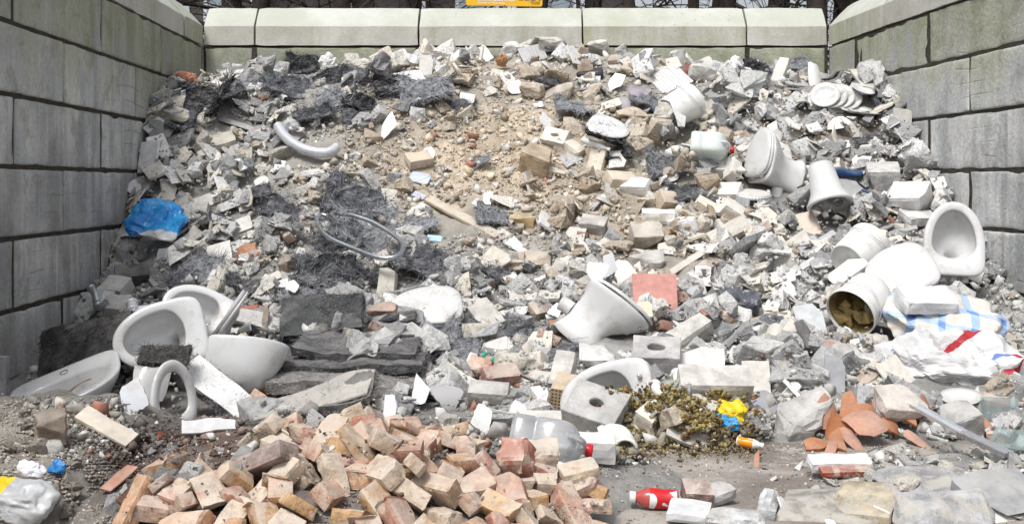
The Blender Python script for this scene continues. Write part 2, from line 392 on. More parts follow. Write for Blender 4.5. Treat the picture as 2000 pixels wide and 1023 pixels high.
def capmat():
    m, t, b = nodes('cap_concrete'); g = G(t); p = g.coord(True)
    n1 = g.noise(p, 1.6, 6, .62); n2 = g.noise(p, 40, 4, .65); st = g.noise(g.coord(True, (5.0, 5.0, .7)), 1.4, 5, .6)
    col = g.mix(g.ramp(n1, .35, .68), (.43, .42, .375), (.56, .55, .51)); col = g.scale(col, g.lin(n2, .3, .7, .88, 1.1))
    oi = g.n('ShaderNodeObjectInfo')
    al = g.ramp(g.math('ADD', g.math('MULTIPLY', st, .8), g.lin(oi.outputs['Random'], 0, 1, -.08, .2)), .42, .72, 0, .72)
    col = g.mix(al, col, g.mix(n2, (.22, .24, .11), (.36, .375, .23)))
    col = g.mix(g.math('MULTIPLY', g.ramp(g.up(), .3, .6), .72), col, g.mix(g.ramp(n1, .4, .7), (.46, .485, .415), (.57, .58, .555)))
    col = g.mix(g.math('MULTIPLY', g.ramp(g.vor(p, 17), .12, .06), g.ramp(g.noise(p, 1.4, 2), .52, .62)), col, (.09, .09, .07))
    g.put(b.inputs['Base Color'], col); b.inputs['Roughness'].default_value = .9; b.inputs['Specular IOR Level'].default_value = .25
    g.bump(g.math('ADD', n1, g.math('MULTIPLY', n2, .4)), .3, .015, b); return m
MAT['cap'] = capmat()
MAT['joint'] = mineral('joint_dirt', (.055, .048, .038), sc=14, bump=.8, dist=.02, dust=.2)
def floormat():
    m, t, b = nodes('yard_floor'); g = G(t); p = g.coord(True)
    n1 = g.noise(p, 1.5, 6, .6, .3); n2 = g.noise(p, 55, 4, .65); n3 = g.noise(p, 6, 5, .65)
    col = g.mix(g.ramp(n1, .36, .64), (.21, .185, .165), (.40, .375, .34))
    col = g.scale(col, g.math('MULTIPLY', g.lin(n2, .3, .7, .82, 1.15), g.lin(n3, .3, .7, .86, 1.12)))
    col = g.mix(g.ramp(g.noise(p, 2.6, 6, .7, .6), .55, .68, 0, .7), col, (.54, .51, .47))
    col = g.mix(g.ramp(g.noise(p, 3.3, 5, .7, .4), .6, .7, 0, .5), col, (.26, .17, .11))
    g.put(b.inputs['Base Color'], col); b.inputs['Roughness'].default_value = .88; b.inputs['Specular IOR Level'].default_value = .3
    g.bump(g.math('ADD', n3, g.math('MULTIPLY', n2, .5)), .5, .012, b); return m
MAT['floor'] = floormat()

# ------------------------------------------------------------------ ground
def flatgrid(x0, x1, y0, y1, z, mat, name, nx=1, ny=1):
    V = [(x0+(x1-x0)*i/nx, y0+(y1-y0)*j/ny, z) for j in range(ny+1) for i in range(nx+1)]
    Fc = [(j*(nx+1)+i, j*(nx+1)+i+1, (j+1)*(nx+1)+i+1, (j+1)*(nx+1)+i) for j in range(ny) for i in range(nx)]
    return ob(name, mesh(name, V, Fc, mat), kind='structure')
earth = mineral('forest_earth', (.10, .075, .05), sc=2, fine=20, bump=.6, dist=.05, dust=.0)
flatgrid(-300, 300, -100, 700, -.02, earth, 'ground')
flatgrid(-9, 9, -6, 12.2, 0.0, MAT['floor'], 'yard_pavement')

# ------------------------------------------------------------------ the bay: three walls of stacked concrete blocks
HB, LB, DB = .40, 1.545, .40
XL, XR, YB = -2.905, 2.972, 11.2
def block_mesh(L, seed, cap=False, gap=.018):
    if not cap:
        sz = np.array((L-.030-.018*((seed*37) % 10)/10, DB, HB-gap-.008*((seed*13) % 7)/7)); V, Fc = boxg(sz, (edged(sz[0], max(4, int(L/.05))), edged(DB, 1), edged(sz[2], 7)))
        V = wear(V, sz, .0085, seed, 9); d = sz/2-np.abs(V); near = np.sort(d, 1)
        ch = np.clip(vn(V, 5.5, seed+9)*1.8-.65, 0, 1)*np.exp(-near[:, 1]/.022)*.034      # knocked corners and edges
        V -= np.sign(V)*np.exp(-d/.02)*ch[:, None]
    else:
        h0, h1 = .20, .195; w = L-gap; n = max(4, int(L/.08)); xs = np.linspace(-w/2, w/2, n+1)
        prof = [(-DB/2, -.20+gap/2), (-DB/2, -.1), (-DB/2, -.012), (-DB/2+.012, .004), (-DB/2+.10, .1), (-DB/2+.185, .183), (-DB/2+.21, .19), (DB/2-.03, .19), (DB/2, .16), (DB/2, -.20+gap/2)]
        V, Fc = loft([np.c_[np.full(len(prof), x), [p[0] for p in prof], [p[1] for p in prof]] for x in xs], True, True, True)
        V = V+vn3(V, 7, seed)*.004
        e = np.clip(1-(w/2-np.abs(V[:, 0]))/.03, 0, 1); V[:, 1:] *= (1-.03*e)[:, None]
    return V, Fc
def make_wall(name, label, origin, udir, rows, caprow, u1, seed):
    """blocks along the unit direction udir; the local +y of a block points away from the bay"""
    t = thing(name, label, 'wall'); u = np.array([udir[0], udir[1]]); nrm = np.array([-u[1], u[0]])
    ang = math.atan2(u[1], u[0]); k = seed
    for r, joints in enumerate(rows+[caprow]):
        iscap = r == len(rows)
        for a, b in zip(joints[:-1], joints[1:]):
            if b-a < .05: continue
            k += 1; V, Fc = block_mesh(b-a, k, iscap)
            o = ob('cap_block' if iscap else 'block', mesh('block', V, Fc, MAT['cap' if iscap else 'wall'], iscap is False), t)
            c = np.array(origin)+u*(a+b)/2+nrm*(DB/2+float(RNG.normal(0, .0045)))
            o.location = (c[0], c[1], HB*(r+.5) if not iscap else HB*len(rows)+.2)
            o.rotation_euler = (0, 0, ang+float(RNG.normal(0, .0012)))
    # dirt-filled joints, set back from the faces
    V, Fc = boxg((u1[1]-u1[0], DB-.05, HB*len(rows)-.01), (1, 1, 1))
    o = part('joint_fill', V, Fc, MAT['joint'], t)
    c = np.array(origin)+u*(u1[0]+u1[1])/2+nrm*(DB/2-.014); o.location = (c[0], c[1], HB*len(rows)/2); o.rotation_euler = (0, 0, ang)
    return t
def courses(L0, L1, off, n):
    rows = []
    for r in range(n):
        s = off[r % 2]; j = [L0]; x = s
        while x <= L0+.05: x += LB
        while x < L1-.05: j.append(x); x += LB
        j.append(L1); rows.append(j)
    return rows
# back wall: u to the right, away = +y
WB = XR-XL
make_wall('back_wall', 'pale block wall with sloped white capstones closing the end of the bay', (XL, YB), (1, 0),
          courses(0, WB, (1.256-LB, .48-LB), 6), courses(0, WB, (.48-LB,), 1)[0], (0, WB), 100)
# left wall: u from the front to the back corner, away = -x
LR = 9.4
dl = np.array([.028, -1.0]); dl /= np.linalg.norm(dl); o_l = np.array([XL, YB])+dl*LR
make_wall('side_wall', 'grey block wall with algae beside the black fibre mat', tuple(o_l), tuple(-dl),
          courses(0, LR, ((LR-.68) % LB, (LR-1.47) % LB), 6), courses(0, LR, ((LR-.70) % LB,), 1)[0], (0, LR), 300)
# right wall: u from the back corner towards the camera, away = +x
dr = np.array([.0723, -1.0]); dr /= np.linalg.norm(dr)
make_wall('side_wall', 'grey block wall with lime runs beside the checked bag and the tilted toilet', (XR, YB), tuple(dr),
          courses(0, LR, (1.376, .69), 6), courses(0, LR, (1.376,), 1)[0], (0, LR), 500)

# ------------------------------------------------------------------ behind the bay: bare trees, thicket, a shed, the sign
MAT['bark'] = mineral('bark', (.062, .05, .045), sc=6, fine=30, bump=.8, dist=.03, dust=.0, rough=.95)
def bare_tree(x, y, h, r, seed, label):
    rr = np.random.default_rng(seed); t = thing('bare_tree', label, 'tree', 'bare trees behind the bay'); t.location = (x, y, -.02)
    lean = rr.uniform(-.04, .04, 2); P = [np.array([lean[0]*z, lean[1]*z, z])+np.r_[rr.normal(0, .04, 2), 0]*(z > 0) for z in np.linspace(0, h, 9)]
    V, Fc = tube(smoothpath(P, 16), np.linspace(r, r*.35, 16), 9); part('trunk', V, Fc, MAT['bark'], t, True)
    br = []
    for k in range(15):
        z = rr.uniform(1.6, h*.95); a = rr.uniform(0, 6.28); L = rr.uniform(.8, 2.4)*(1.1-z/h*.5); b0 = np.array([lean[0]*z, lean[1]*z, z])
        d = np.array([math.cos(a), math.sin(a), rr.uniform(-.1, .6)]); pts = [b0, b0+d*L*.35+rr.normal(0, .08, 3), b0+d*L*.7+rr.normal(0, .14, 3), b0+d*L+rr.normal(0, .2, 3)]
        pp = smoothpath(pts, 8); br.append(tube(pp, np.linspace(r*.22, .006, 8), 5))
        for q in range(5):
            i = rr.integers(2, 7); e = pp[i]; d2 = d+rr.normal(0, .7, 3); d2 /= np.linalg.norm(d2); l2 = rr.uniform(.3, .9)
            p2 = smoothpath([e, e+d2*l2*.5+rr.normal(0, .06, 3), e+d2*l2+rr.normal(0, .1, 3)], 5); br.append(tube(p2, np.linspace(.014, .004, 5), 4))
            for w in range(3):
                e2 = p2[rr.integers(1, 5)]; d3 = d2+rr.normal(0, .8, 3); br.append(tube(smoothpath([e2, e2+d3*.2, e2+d3*.4+rr.normal(0, .05, 3)], 4), np.linspace(.007, .003, 4), 3))
    V, Fc = merge(br); part('crown', V, Fc, MAT['bark'], t, True)
TX = [(-6.1, 15.2, .17), (-5.2, 17.5, .2), (-4.55, 14.8, .14), (-3.8, 16.4, .2), (-3.1, 15.1, .16), (-2.5, 18.2, .2), (-1.95, 15.6, .15), (-1.3, 17.0, .17),
      (.35, 16.2, .15), (1.15, 17.4, .17), (1.5, 14.9, .11), (2.35, 15.3, .10), (2.75, 15.8, .16), (3.05, 17.2, .14), (3.9, 15.1, .17), (4.1, 18.6, .24), (4.75, 15.9, .2), (5.05, 17.6, .26), (5.6, 15.2, .2), (6.3, 16.4, .2), (6.9, 15.5, .17), (7.6, 17.5, .2)]
ORD = ['first', 'second', 'third', 'fourth', 'fifth', 'sixth', 'seventh', 'eighth', 'ninth', 'tenth', 'eleventh', 'twelfth', 'thirteenth', 'fourteenth']
neg = sorted([q for q in TX if q[0] < 0], key=lambda q: -q[0]/q[1]); pos = sorted([q for q in TX if q[0] >= 0], key=lambda q: q[0]/q[1])
for i, (x, y, r) in enumerate(neg+pos):
    k = i if i < len(neg) else i-len(neg)
    bare_tree(x, y, U(7, 9.5), r, 900+i, ORD[k]+(' thin' if r < .13 else ' thick' if r > .19 else '')+' bare tree from the yellow sign towards '+('the algae-stained side wall' if i < len(neg) else 'the lime-streaked side wall'))
# brushwood seen as one dark mass
tw = []; rr = np.random.default_rng(5)
for k in range(900):
    x = rr.uniform(-9, -.2) if k % 5 else rr.uniform(-.2, 9.5); y = rr.uniform(13.2, 19); z = rr.uniform(.3, 5.2); d = rr.normal(0, 1, 3); d[2] = abs(d[2])*.8; d /= np.linalg.norm(d); L = rr.uniform(.5, 1.5)
    p = np.array([x, y, z]); tw.append(tube([p, p+d*L*.5+rr.normal(0, .1, 3), p+d*L+rr.normal(0, .2, 3)], [.012, .008, .003], 3, False))
V, Fc = merge(tw); ob('brushwood', mesh('brushwood', V, Fc, MAT['bark']), label='tangled bare brushwood behind the bay', cat='brushwood', kind='stuff')
# far wood behind
def far_bank():
    V = []; Fc = []; n = 60
    for i in range(n+1):
        x = -40+80*i/n
        for j, (y, z) in enumerate(((24, -.1), (27, 2.6), (31, 4.4), (40, 5.2))):
            V.append((x, y+vn([[x, j, 0]], .4, 3)[0], z*(1.0 if x < -1 else .55 if x > 3 else 1-.45*(x+1)/4)+.4*vn([[x, j, 0]], .6, 4)[0]*(j > 0)))
    for i in range(n):
        for j in range(3): Fc.append((i*4+j, (i+1)*4+j, (i+1)*4+j+1, i*4+j+1))
    ob('hillside', mesh('hillside', V, Fc, earth, True), kind='structure')
far_bank()
# shed between the trees
sh = thing('shed', 'grey shed with pale posts seen between bare trees', 'building'); sh.location = (-1.75, 20.5, 0)
MAT['shed'] = plain('shed_boards', (.09, .085, .085), .8, var=.2, sc=4); MAT['post'] = plain('white_post', (.72, .75, .82), .5, var=.05)
MAT['window_glass'] = plain('window_glass', (.35, .42, .48), .08, var=.05, bump=0, spec=.8)
V, Fc = boxg((7.6, 3.0, 4.9)); part('wall', V, Fc, MAT['shed'], sh).location = (0, 1.5, 2.45)
V, Fc = prism([(-4.1, 0), (4.1, 0), (3.9, 1.0), (-3.9, 1.0)], 3.6); o = part('roof', V, Fc, MAT['shed'], sh); o.rotation_euler = (math.pi/2, 0, 0); o.location = (0, 1.5, 4.9)
for x in (-2.6, -1.05, .2, 1.75, 3.0):
    V, Fc = boxg((.16, .16, 5.0)); part('post', V, Fc, MAT['post'], sh).location = (x, -.25, 2.5)
for x, w in ((-3.25, .6), (-1.75, .0), (1.15, .75), (2.45, .8)):
    if w:
        V, Fc = boxg((w, .05, 1.1)); f = part('window', V, Fc, MAT['post'], sh); f.location = (x, -.03, 4.15)
        V, Fc = boxg((w-.12, .02, .98)); part('pane', V, Fc, MAT['window_glass'], f).location = (0, -.04, 0)
# the yellow sign
sg = thing('sign', 'yellow sign with white lettering standing behind the back wall', 'sign'); YS = 11.75
zs = lambda py: CAMZ+(CY-py)/F*YS
xs_ = lambda px: (px-CX)/F*YS
MAT['sign'] = plain('sign_yellow', (.85, .47, .015), .45, var=.03, bump=0); MAT['ink_white'] = plain('sign_white', (.85, .85, .85), .5, var=0, bump=0)
MAT['ink_blue'] = plain('sign_blue', (.05, .08, .30), .5, var=0, bump=0); MAT['ink_brown'] = plain('sign_brown', (.25, .13, .02), .5, var=0, bump=0); MAT['ink_red'] = plain('sign_red', (.5, .05, .04), .5, var=0, bump=0)
sg.location = (xs_(985.5), YS, 0); w = xs_(1060)-xs_(911); zb = zs(12.5)
def rrect(w, h, r, n=5):
    P = []
    for cx, cy, a0 in ((w/2-r, h/2-r, 0), (-w/2+r, h/2-r, 90), (-w/2+r, -h/2+r, 180), (w/2-r, -h/2+r, 270)):
        for k in range(n): a = math.radians(a0+90*k/(n-1)); P.append((cx+r*math.cos(a), cy+r*math.sin(a)))
    return P
V, Fc = prism(rrect(w, .5, .02), .012); pn = part('panel', V, Fc, MAT['sign'], sg); pn.rotation_euler = (math.pi/2, math.radians(.9), 0); pn.location = (0, 0, zb+.25)
def text(name, s, size, mat, parent, loc, align='LEFT'):
    c = bpy.data.curves.new(name, 'FONT'); c.body = s; c.size = size; c.align_x = align; c.extrude = .001; c.materials.append(mat); c.offset = size*.012
    tmp = bpy.data.objects.new(name, c); COL.objects.link(tmp); me = bpy.data.meshes.new_from_object(tmp.evaluated_get(bpy.context.evaluated_depsgraph_get())); bpy.data.objects.remove(tmp)
    o = bpy.data.objects.new(name, me); COL.objects.link(o); o.parent = parent; o.location = loc; return o
k = YS/F
text('lettering', 'Keramik mit Ausnahme derjenigen,', .0265, MAT['ink_white'], pn, (-w/2+22.5*k, -.25+9.2*k, .0075))
text('lettering', 'die unter 17 01 06 fallen', .0265, MAT['ink_white'], pn, (-w/2+22.5*k, -.25+3.6*k, .0075))
for i, m_ in enumerate(('ink_red', 'ink_blue', 'ink_blue', 'ink_blue')):
    V, Fc = prism([(-.022, 0), (.022, 0), (.022, .05), (-.022, .05)] if i < 3 else [(-.008, 0), (.008, 0), (.02, .05), (-.004, .05)], .002); part('logo', V, Fc, MAT[m_], pn).location = (w/2-(42-12*i)*k, -.25+11.5*k, .0075)
text('lettering', 'Abfallwirtschaft', .016, MAT['ink_brown'], pn, (w/2-5*k, -.25+8.0*k, .0075), 'RIGHT')
text('lettering', 'Recyclinghof', .016, MAT['ink_brown'], pn, (w/2-5*k, -.25+4.6*k, .0075), 'RIGHT')
V, Fc = lathe([(.008, 0), (.008, .006), (.003, .008)], 10, False, True); part('bolt', V, Fc, MAT['metal'], pn).location = (0, -.25+3*k, .006)
V, Fc = boxg((.035, .03, zb+.3)); part('post', V, Fc, MAT['post'], sg).location = (0, .03, (zb+.3)/2)

# ------------------------------------------------------------------ the heap: a height field read off the bay walls
GX0, GX1, GY0, GY1, GS = -3.6, 4.0, 2.9, 11.35, .0175
gx = np.arange(GX0, GX1, GS); gy = np.arange(GY0, GY1, GS); NX, NY = len(gx), len(gy)
XX, YY = np.meshgrid(gx, gy, indexing='ij')
TAB = [  # share of the way from the left wall to the right wall : (depth, height)
 (0.0, [(5.7, 0), (6.6, .02), (7.3, .12), (8.0, .36), (8.7, .70), (9.3, 1.48), (10.1, 2.0), (11.2, 2.05)]),
 (.12, [(5.3, 0), (6.0, .12), (6.8, .22), (7.6, .38), (8.4, .72), (9.0, 1.12), (9.6, 1.62), (10.3, 2.05), (11.2, 2.1)]),
 (.30, [(5.5, 0), (6.2, .06), (7.0, .25), (7.6, .40), (8.4, .76), (9.0, 1.14), (9.5, 1.52), (10.2, 2.04), (10.8, 2.2), (11.2, 2.2)]),
 (.55, [(5.0, 0), (6.1, .10), (7.0, .24), (7.6, .39), (8.4, .72), (9.0, 1.10), (9.5, 1.48), (10.1, 1.93), (10.8, 2.28), (11.2, 2.3)]),
 (.75, [(5.0, 0), (6.1, .10), (7.0, .25), (7.6, .40), (8.4, .74), (9.0, 1.12), (9.5, 1.48), (10.1, 1.92), (10.7, 2.2), (11.2, 2.2)]),
 (1.0, [(4.9, 0), (6.0, .06), (6.6, .12), (7.2, .24), (7.7, .40), (8.1, .62), (8.8, 1.02), (9.2, 1.38), (9.55, 1.62), (10.2, 2.0), (11.2, 2.1)])]
def smooth1(d, z):
    q = np.linspace(2.5, 11.6, 400); v = np.interp(q, d, z); k = np.hanning(19); k /= k.sum()
    return q, np.convolve(np.pad(v, 9, 'edge'), k, 'valid')
xl = XL+(YB-YY)*.028; xr = XR+(YB-YY)*.0723
UU = np.clip((XX-xl)/(xr-xl), 0, 1)
prof = []
for u, tb in TAB:
    q, v = smooth1([a for a, _ in tb], [b for _, b in tb]); prof.append(np.interp(YY.ravel(), q, v).reshape(YY.shape))
us = [u for u, _ in TAB]; H = np.zeros_like(XX)
for i in range(len(us)-1):
    m = (UU >= us[i]) & (UU <= us[i+1]); w = (UU-us[i])/(us[i+1]-us[i]); w = w*w*(3-2*w); H = np.where(m, prof[i]*(1-w)+prof[i+1]*w, H)
PP = np.c_[XX.ravel(), YY.ravel(), np.zeros(XX.size)]
PXg = CX+F*XX/YY                               # photo column of each cell, for zones
body = np.clip(H/.15, 0, 1)
H = H+body*(fbm(PP, 1.6, 3, 3)*.075+fbm(PP, 5.0, 9, 3)*.035).reshape(XX.shape)
def mound(cx, cy, rx, ry, h, p=2.0, rot=0):
    c, s = math.cos(rot), math.sin(rot); dx, dy = XX-cx, YY-cy
    r = (np.abs((c*dx+s*dy)/rx)**2+np.abs((-s*dx+c*dy)/ry)**2)
    return h*np.clip(1-r, 0, 1)**.75
def add_mound(*a, seed=1, n=.3, **k):
    global H
    m = mound(*a, **k); H = np.maximum(H, m*(1+n*fbm(PP, 3.5, seed, 3).reshape(XX.shape)))
add_mound(-1.85, 4.45, .74, .9, .32, seed=4, n=.25)              # earth heap by the left edge
add_mound(-1.05, 4.6, .85, .75, .17, seed=5)                # dark soil between
add_mound(-.6, 4.25, 1.0, .95, .25, seed=6, n=.2)         # under the bricks
add_mound(-.1, 4.45, .75, .55, .12, seed=16, n=.2)
add_mound(.74, 5.3, .40, .34, .20, seed=7)                 # foam and muck
add_mound(2.0, 4.45, .9, .45, .05, seed=8)
add_mound(1.75, 5.45, .8, .35, .08, seed=12)
add_mound(1.05, 6.0, 1.6, .75, .16, seed=21)
H0 = H.copy()
def zoneh(x, y):
    i = np.clip(((x-GX0)/GS).astype(int), 0, NX-1); j = np.clip(((y-GY0)/GS).astype(int), 0, NY-1); return i, j
def hit(px, py, c=0.0, dmin=3.2, base=False):
    """where the line of sight of a photo pixel comes within c of the heap surface"""
    D = np.arange(dmin, 11.15, .006); x = (px-CX)/F*D; z = CAMZ-(py-CY)/F*D
    i, j = zoneh(x, D); ok = np.nonzero(z-(H0 if base else H)[i, j] <= c)[0]
    if len(ok) == 0: k = len(D)-1
    else: k = ok[0]
    return np.array([x[k], D[k], z[k]])
def topx(p): return CX+F*p[0]/p[1], CY+F*(CAMZ-p[2])/p[1]
def hz(x, y):
    i, j = zoneh(np.array([x]), np.array([y])); return float(H[i, j][0])
def fit(x, y, r):
    """plane through the heap surface under a disc: height, slopes, unevenness"""
    k = max(1, int(r/GS)); i, j = int((x-GX0)/GS), int((y-GY0)/GS)
    w = H[max(0, i-k):i+k+1, max(0, j-k):j+k+1]
    if w.size < 4: return hz(x, y), 0, 0, 0
    a, b = w.shape; gxs = (w[a//2:, :].mean()-w[:max(1, a//2), :].mean())/(a*GS/2); gys = (w[:, b//2:].mean()-w[:, :max(1, b//2)].mean())/(b*GS/2)
    return float(w.mean()), float(gxs), float(gys), float(w.std())
def raise_h(x, y, r, top, pw=2.0, aspect=1.0):
    k = int(r/GS)+1; i, j = int((x-GX0)/GS), int((y-GY0)/GS)
    i0, i1, j0, j1 = max(0, i-k), min(NX, i+k+1), max(0, j-k), min(NY, j+k+1)
    if i1 <= i0 or j1 <= j0: return
    d = ((XX[i0:i1, j0:j1]-x)**2+(YY[i0:i1, j0:j1]-y)**2)/(r*r)
    w = H[i0:i1, j0:j1]; H[i0:i1, j0:j1] = np.where(d < 1, np.maximum(w, top-(top-w)*np.clip(d, 0, 1)**pw), w)

# ground colour of the heap by place (sand, dust, soil; darker by mats, toilets)
def gz(px, py, cx, cy, rx, ry): return np.exp(-((px-cx)/rx)**2-((py-cy)/ry)**2)
def soilcol(px, py):
    px = np.asarray(px, float); py = np.asarray(py, float); base = np.stack([np.full(px.shape, v) for v in (.40, .395, .38)], -1)
    def lay(w, c):
        nonlocal base
        w = np.clip(w, 0, 1)[..., None]; base = base*(1-w)+np.array(c)*w
    lay(gz(px, py, 620, 420, 260, 150)*.8, (.45, .43, .385))
    lay(gz(px, py, 1060, 300, 260, 130)*1.25, (.50, .42, .31)); lay(gz(px, py, 900, 310, 190, 95)*1.25, (.53, .44, .33)); lay(gz(px, py, 1290, 440, 190, 110), (.49, .41, .31)); lay(gz(px, py, 900, 130, 260, 60)*.8, (.50, .43, .34))
    lay(gz(px, py, 1650, 250, 160, 120)*.9, (.27, .23, .195)); lay(gz(px, py, 1600, 640, 260, 160)*.7, (.30, .29, .28))
    lay((py > 740)*gz(px, py, 40, 930, 210, 190)*1.5, (.42, .385, .335))
    lay((py > 760)*gz(px, py, 330, 930, 135, 100)*1.8, (.075, .052, .045)); lay((py > 800)*gz(px, py, 430, 860, 70, 50)*1.2, (.15, .065, .045))
    lay((py > 790)*gz(px, py, 700, 930, 300, 130)*1.2, (.16, .12, .095))
    lay((py > 740)*gz(px, py, 1340, 830, 130, 55)*1.3, (.15, .10, .045))
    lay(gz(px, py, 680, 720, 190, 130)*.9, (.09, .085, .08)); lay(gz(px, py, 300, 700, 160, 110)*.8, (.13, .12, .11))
    return base
st = 2; A = H[::st, ::st]; n0, n1 = A.shape
P3 = np.c_[XX[::st, ::st].ravel(), YY[::st, ::st].ravel(), A.ravel()]
P3[:, 2] += (vn(P3, 14, 31)*.014+vn(P3, 29, 32)*.008)*np.clip(P3[:, 2]/.05, 0, 1)-.006
keep = (A.ravel() > .004) & (P3[:, 0] > xl[::st, ::st].ravel()-.15) & (P3[:, 0] < xr[::st, ::st].ravel()+.15) & (P3[:, 1] < YB+.1)
ii = np.arange(n0*n1).reshape(n0, n1); Q = np.stack([ii[:-1, :-1], ii[1:, :-1], ii[1:, 1:], ii[:-1, 1:]], -1).reshape(-1, 4)
Q = Q[keep[Q].any(1)]; used = np.unique(Q); rem = np.zeros(n0*n1, int); rem[used] = np.arange(len(used)); V = P3[used]; Q = rem[Q]
ppx = CX+F*V[:, 0]/V[:, 1]; ppy = CY+F*(CAMZ-V[:, 2])/V[:, 1]
cc = (.6+.3*np.clip(gz(ppx, ppy, 960, 320, 260, 120), 0, 1))[:, None]*soilcol(ppx, ppy)*(1+.25*fbm(V, 3, 77, 3))[:, None]  # shade of the gaps put into the soil colour, weaker in the sandy zone
ob('rubble_heap', mesh('rubble_heap', V, Q, MAT['soil'], True, cc), label='dusty soil and fine rubble under the dumped building waste', cat='rubble', kind='stuff')

HERO = []      # (photo column, row, half width, half height, depth, phrase) of every placed thing, so that loose rubble stays off it
def put(t, px, py, c, zdir, ydir, scale=1.0, ell=None, phrase=None, depth=None, lift=.5, r=None, clear=.05):
    """set a thing down: its origin on the line of sight of (px,py), c above the heap, local z along zdir"""
    if depth is None: p = hit(px, py, c)
    else:
        if clear is not None: depth = min(depth, hit(px, py, clear)[1])
        p = np.array([(px-CX)/F*depth, depth, CAMZ-(py-CY)/F*depth])
    t.matrix_world = T(*p) @ frame(zdir, ydir) @ Matrix.Scale(scale, 4)
    if ell: HERO.append((px if len(ell) < 4 else ell[2], py if len(ell) < 4 else ell[3], ell[0], ell[1], p[1], phrase))
    if r: raise_h(p[0], p[1]+.03, r, p[2]+lift*r)
    return p

# ------------------------------------------------------------------ sanitary ware
def disc(r, n=14, z=0.0): a = np.linspace(0, 2*math.pi, n, endpoint=False); return np.c_[r*np.cos(a), r*np.sin(a), np.full(n, z)], [list(range(n))]
def hole(parent, x, y, z, r=.009, name='bolt_hole', M=None):
    V, Fc = lathe([(r*1.25, .0006), (r, -.004), (r*.95, -.012)], 14, False, False); Fc.append(list(range(28, 42)))
    o = part(name, V, Fc, MAT['dark_hole'], parent); o.matrix_local = (M or T(x, y, z)); return o
def toilet_shape(kind, broken=0, seed=0):
    E = lambda z, w, lf, lb, pf=2, pb=2, cy=0: egg(z, w, lf, lb, pf, pb, cy)
    if kind == 'floor':
        out = [E(-.395, .120, .15, .20, 2.3, 3.5, -.03), E(-.375, .122, .152, .202, 2.3, 3.5, -.03), E(-.355, .108, .135, .19, 2.2, 3.2, -.03), E(-.27, .088, .12, .175, 2.1, 3, -.03), E(-.20, .092, .135, .175, 2, 3, -.025),
               E(-.14, .118, .185, .185, 2, 3, -.01), E(-.08, .155, .24, .195, 2, 3.2), E(-.04, .175, .268, .203, 2, 4)]
    else:
        out = [E(-.30, .06, .06, .16, 2, 4, -.05), E(-.295, .085, .09, .19, 2, 4, -.02), E(-.26, .120, .15, .203, 2, 4.5), E(-.20, .148, .20, .206, 2, 5), E(-.12, .168, .245, .208, 2, 6), E(-.05, .181, .272, .208, 2, 6)]
    rim = [E(-.018, .187, .281, .207, 2, 5), E(-.006, .186, .280, .206, 2, 5), E(0, .180, .273, .200, 2, 5), E(.001, .165, .257, .186, 2, 4.5)]
    inn = [E(.0005, .141, .233, .105), E(-.006, .134, .225, .098), E(-.02, .132, .223, .096), E(-.034, .14, .232, .104), E(-.08, .132, .222, .098), E(-.13, .115, .198, .085), E(-.155, .085, .15, .06, cy=-.005), E(-.165, .05, .08, .03, cy=-.02), E(-.19, .035, .04, .03, cy=-.05), E(-.23, .03, .03, .03, cy=-.06)]
    if broken:
        a = np.linspace(0, 2*math.pi, 56, endpoint=False); r = np.random.default_rng(seed)
        jag = np.interp(a, np.linspace(0, 2*math.pi, 15), np.r_[b := r.uniform(0, 1, 14), b[0]])
        if kind == 'floor':
            out = [E(-.40, .150, .18, .21, 2.3, 3, -.03), E(-.33, .118, .145, .185, 2.2, 3, -.03)]+[E(-.26, .092, .115, .165, 2.1, 3, -.03)]+out[4:]; out[0] = out[0].copy(); out[0][:, 2] = -.37-jag*.06
            i0 = out[0].copy(); i0[:, :2] *= .88; i1 = out[2].copy(); i1[:, :2] *= .86; out = [i1, i0, out[0]]+out[1:]
    V, Fc = loft(out+rim+inn, True, not broken, True)
    return V, Fc
def toilet(label, kind='floor', mat='porcelain', broken=0, seed=0, seat=None, group=None, rust=False):
    t = thing('toilet_bowl', label, 'toilet', group); V, Fc = toilet_shape(kind, broken, seed)
    part('bowl', V, Fc, MAT[mat], t, True)
    for s in (-1, 1): hole(t, s*.078, -.15, .0016)
    V, Fc = tube([(0, -.20, -.22), (0, -.25, -.22), (0, -.29, -.225)], [.052, .05, .05], 24, False); V2, F2 = tube([(0, -.20, -.22), (0, -.25, -.22), (0, -.288, -.225)], [.044, .044, .044], 24, False)
    part('outlet', *merge([(V, Fc), (V2, [q[::-1] for q in F2])]), MAT[mat], t, True)
    if seat: seat_parts(t, *seat)
    return t
def seat_parts(t, ring, lid, ang=0, mat='porcelain'):
    E = egg; piv = T(0, -.13, .012) @ RX(ang) @ T(0, .13, 0)
    if ring:
        R = [E(.0, .19, .285, .17, 2, 3), E(.014, .192, .287, .172, 2, 3), E(.022, .183, .277, .165, 2, 3), E(.024, .165, .255, .145, 2, 2.5), E(.018, .13, .215, .095), E(.004, .122, .207, .088), E(.0, .13, .215, .095), E(.0, .19, .285, .17, 2, 3)]
        o = part('seat_ring', *loft(R), MAT[mat], t, True); o.matrix_local = piv
    if lid:
        R = [E(.026, .186, .28, .17, 2, 3), E(.026, .191, .286, .173, 2, 3), E(.034, .194, .289, .176, 2, 3), E(.043, .188, .282, .17, 2, 3), E(.048, .16, .24, .14, 2, 2.6), E(.050, .1, .15, .09), E(.051, .02, .03, .02)]
        o = part('seat_lid', *loft(R, True, True, True), MAT[mat], t, True); o.matrix_local = piv
    for s in (-1, 1):
        V, Fc = tube([(s*.05, -.165, .012), (s*.1, -.165, .012)], .012, 12); part('hinge', V, Fc, MAT[mat], t, True)
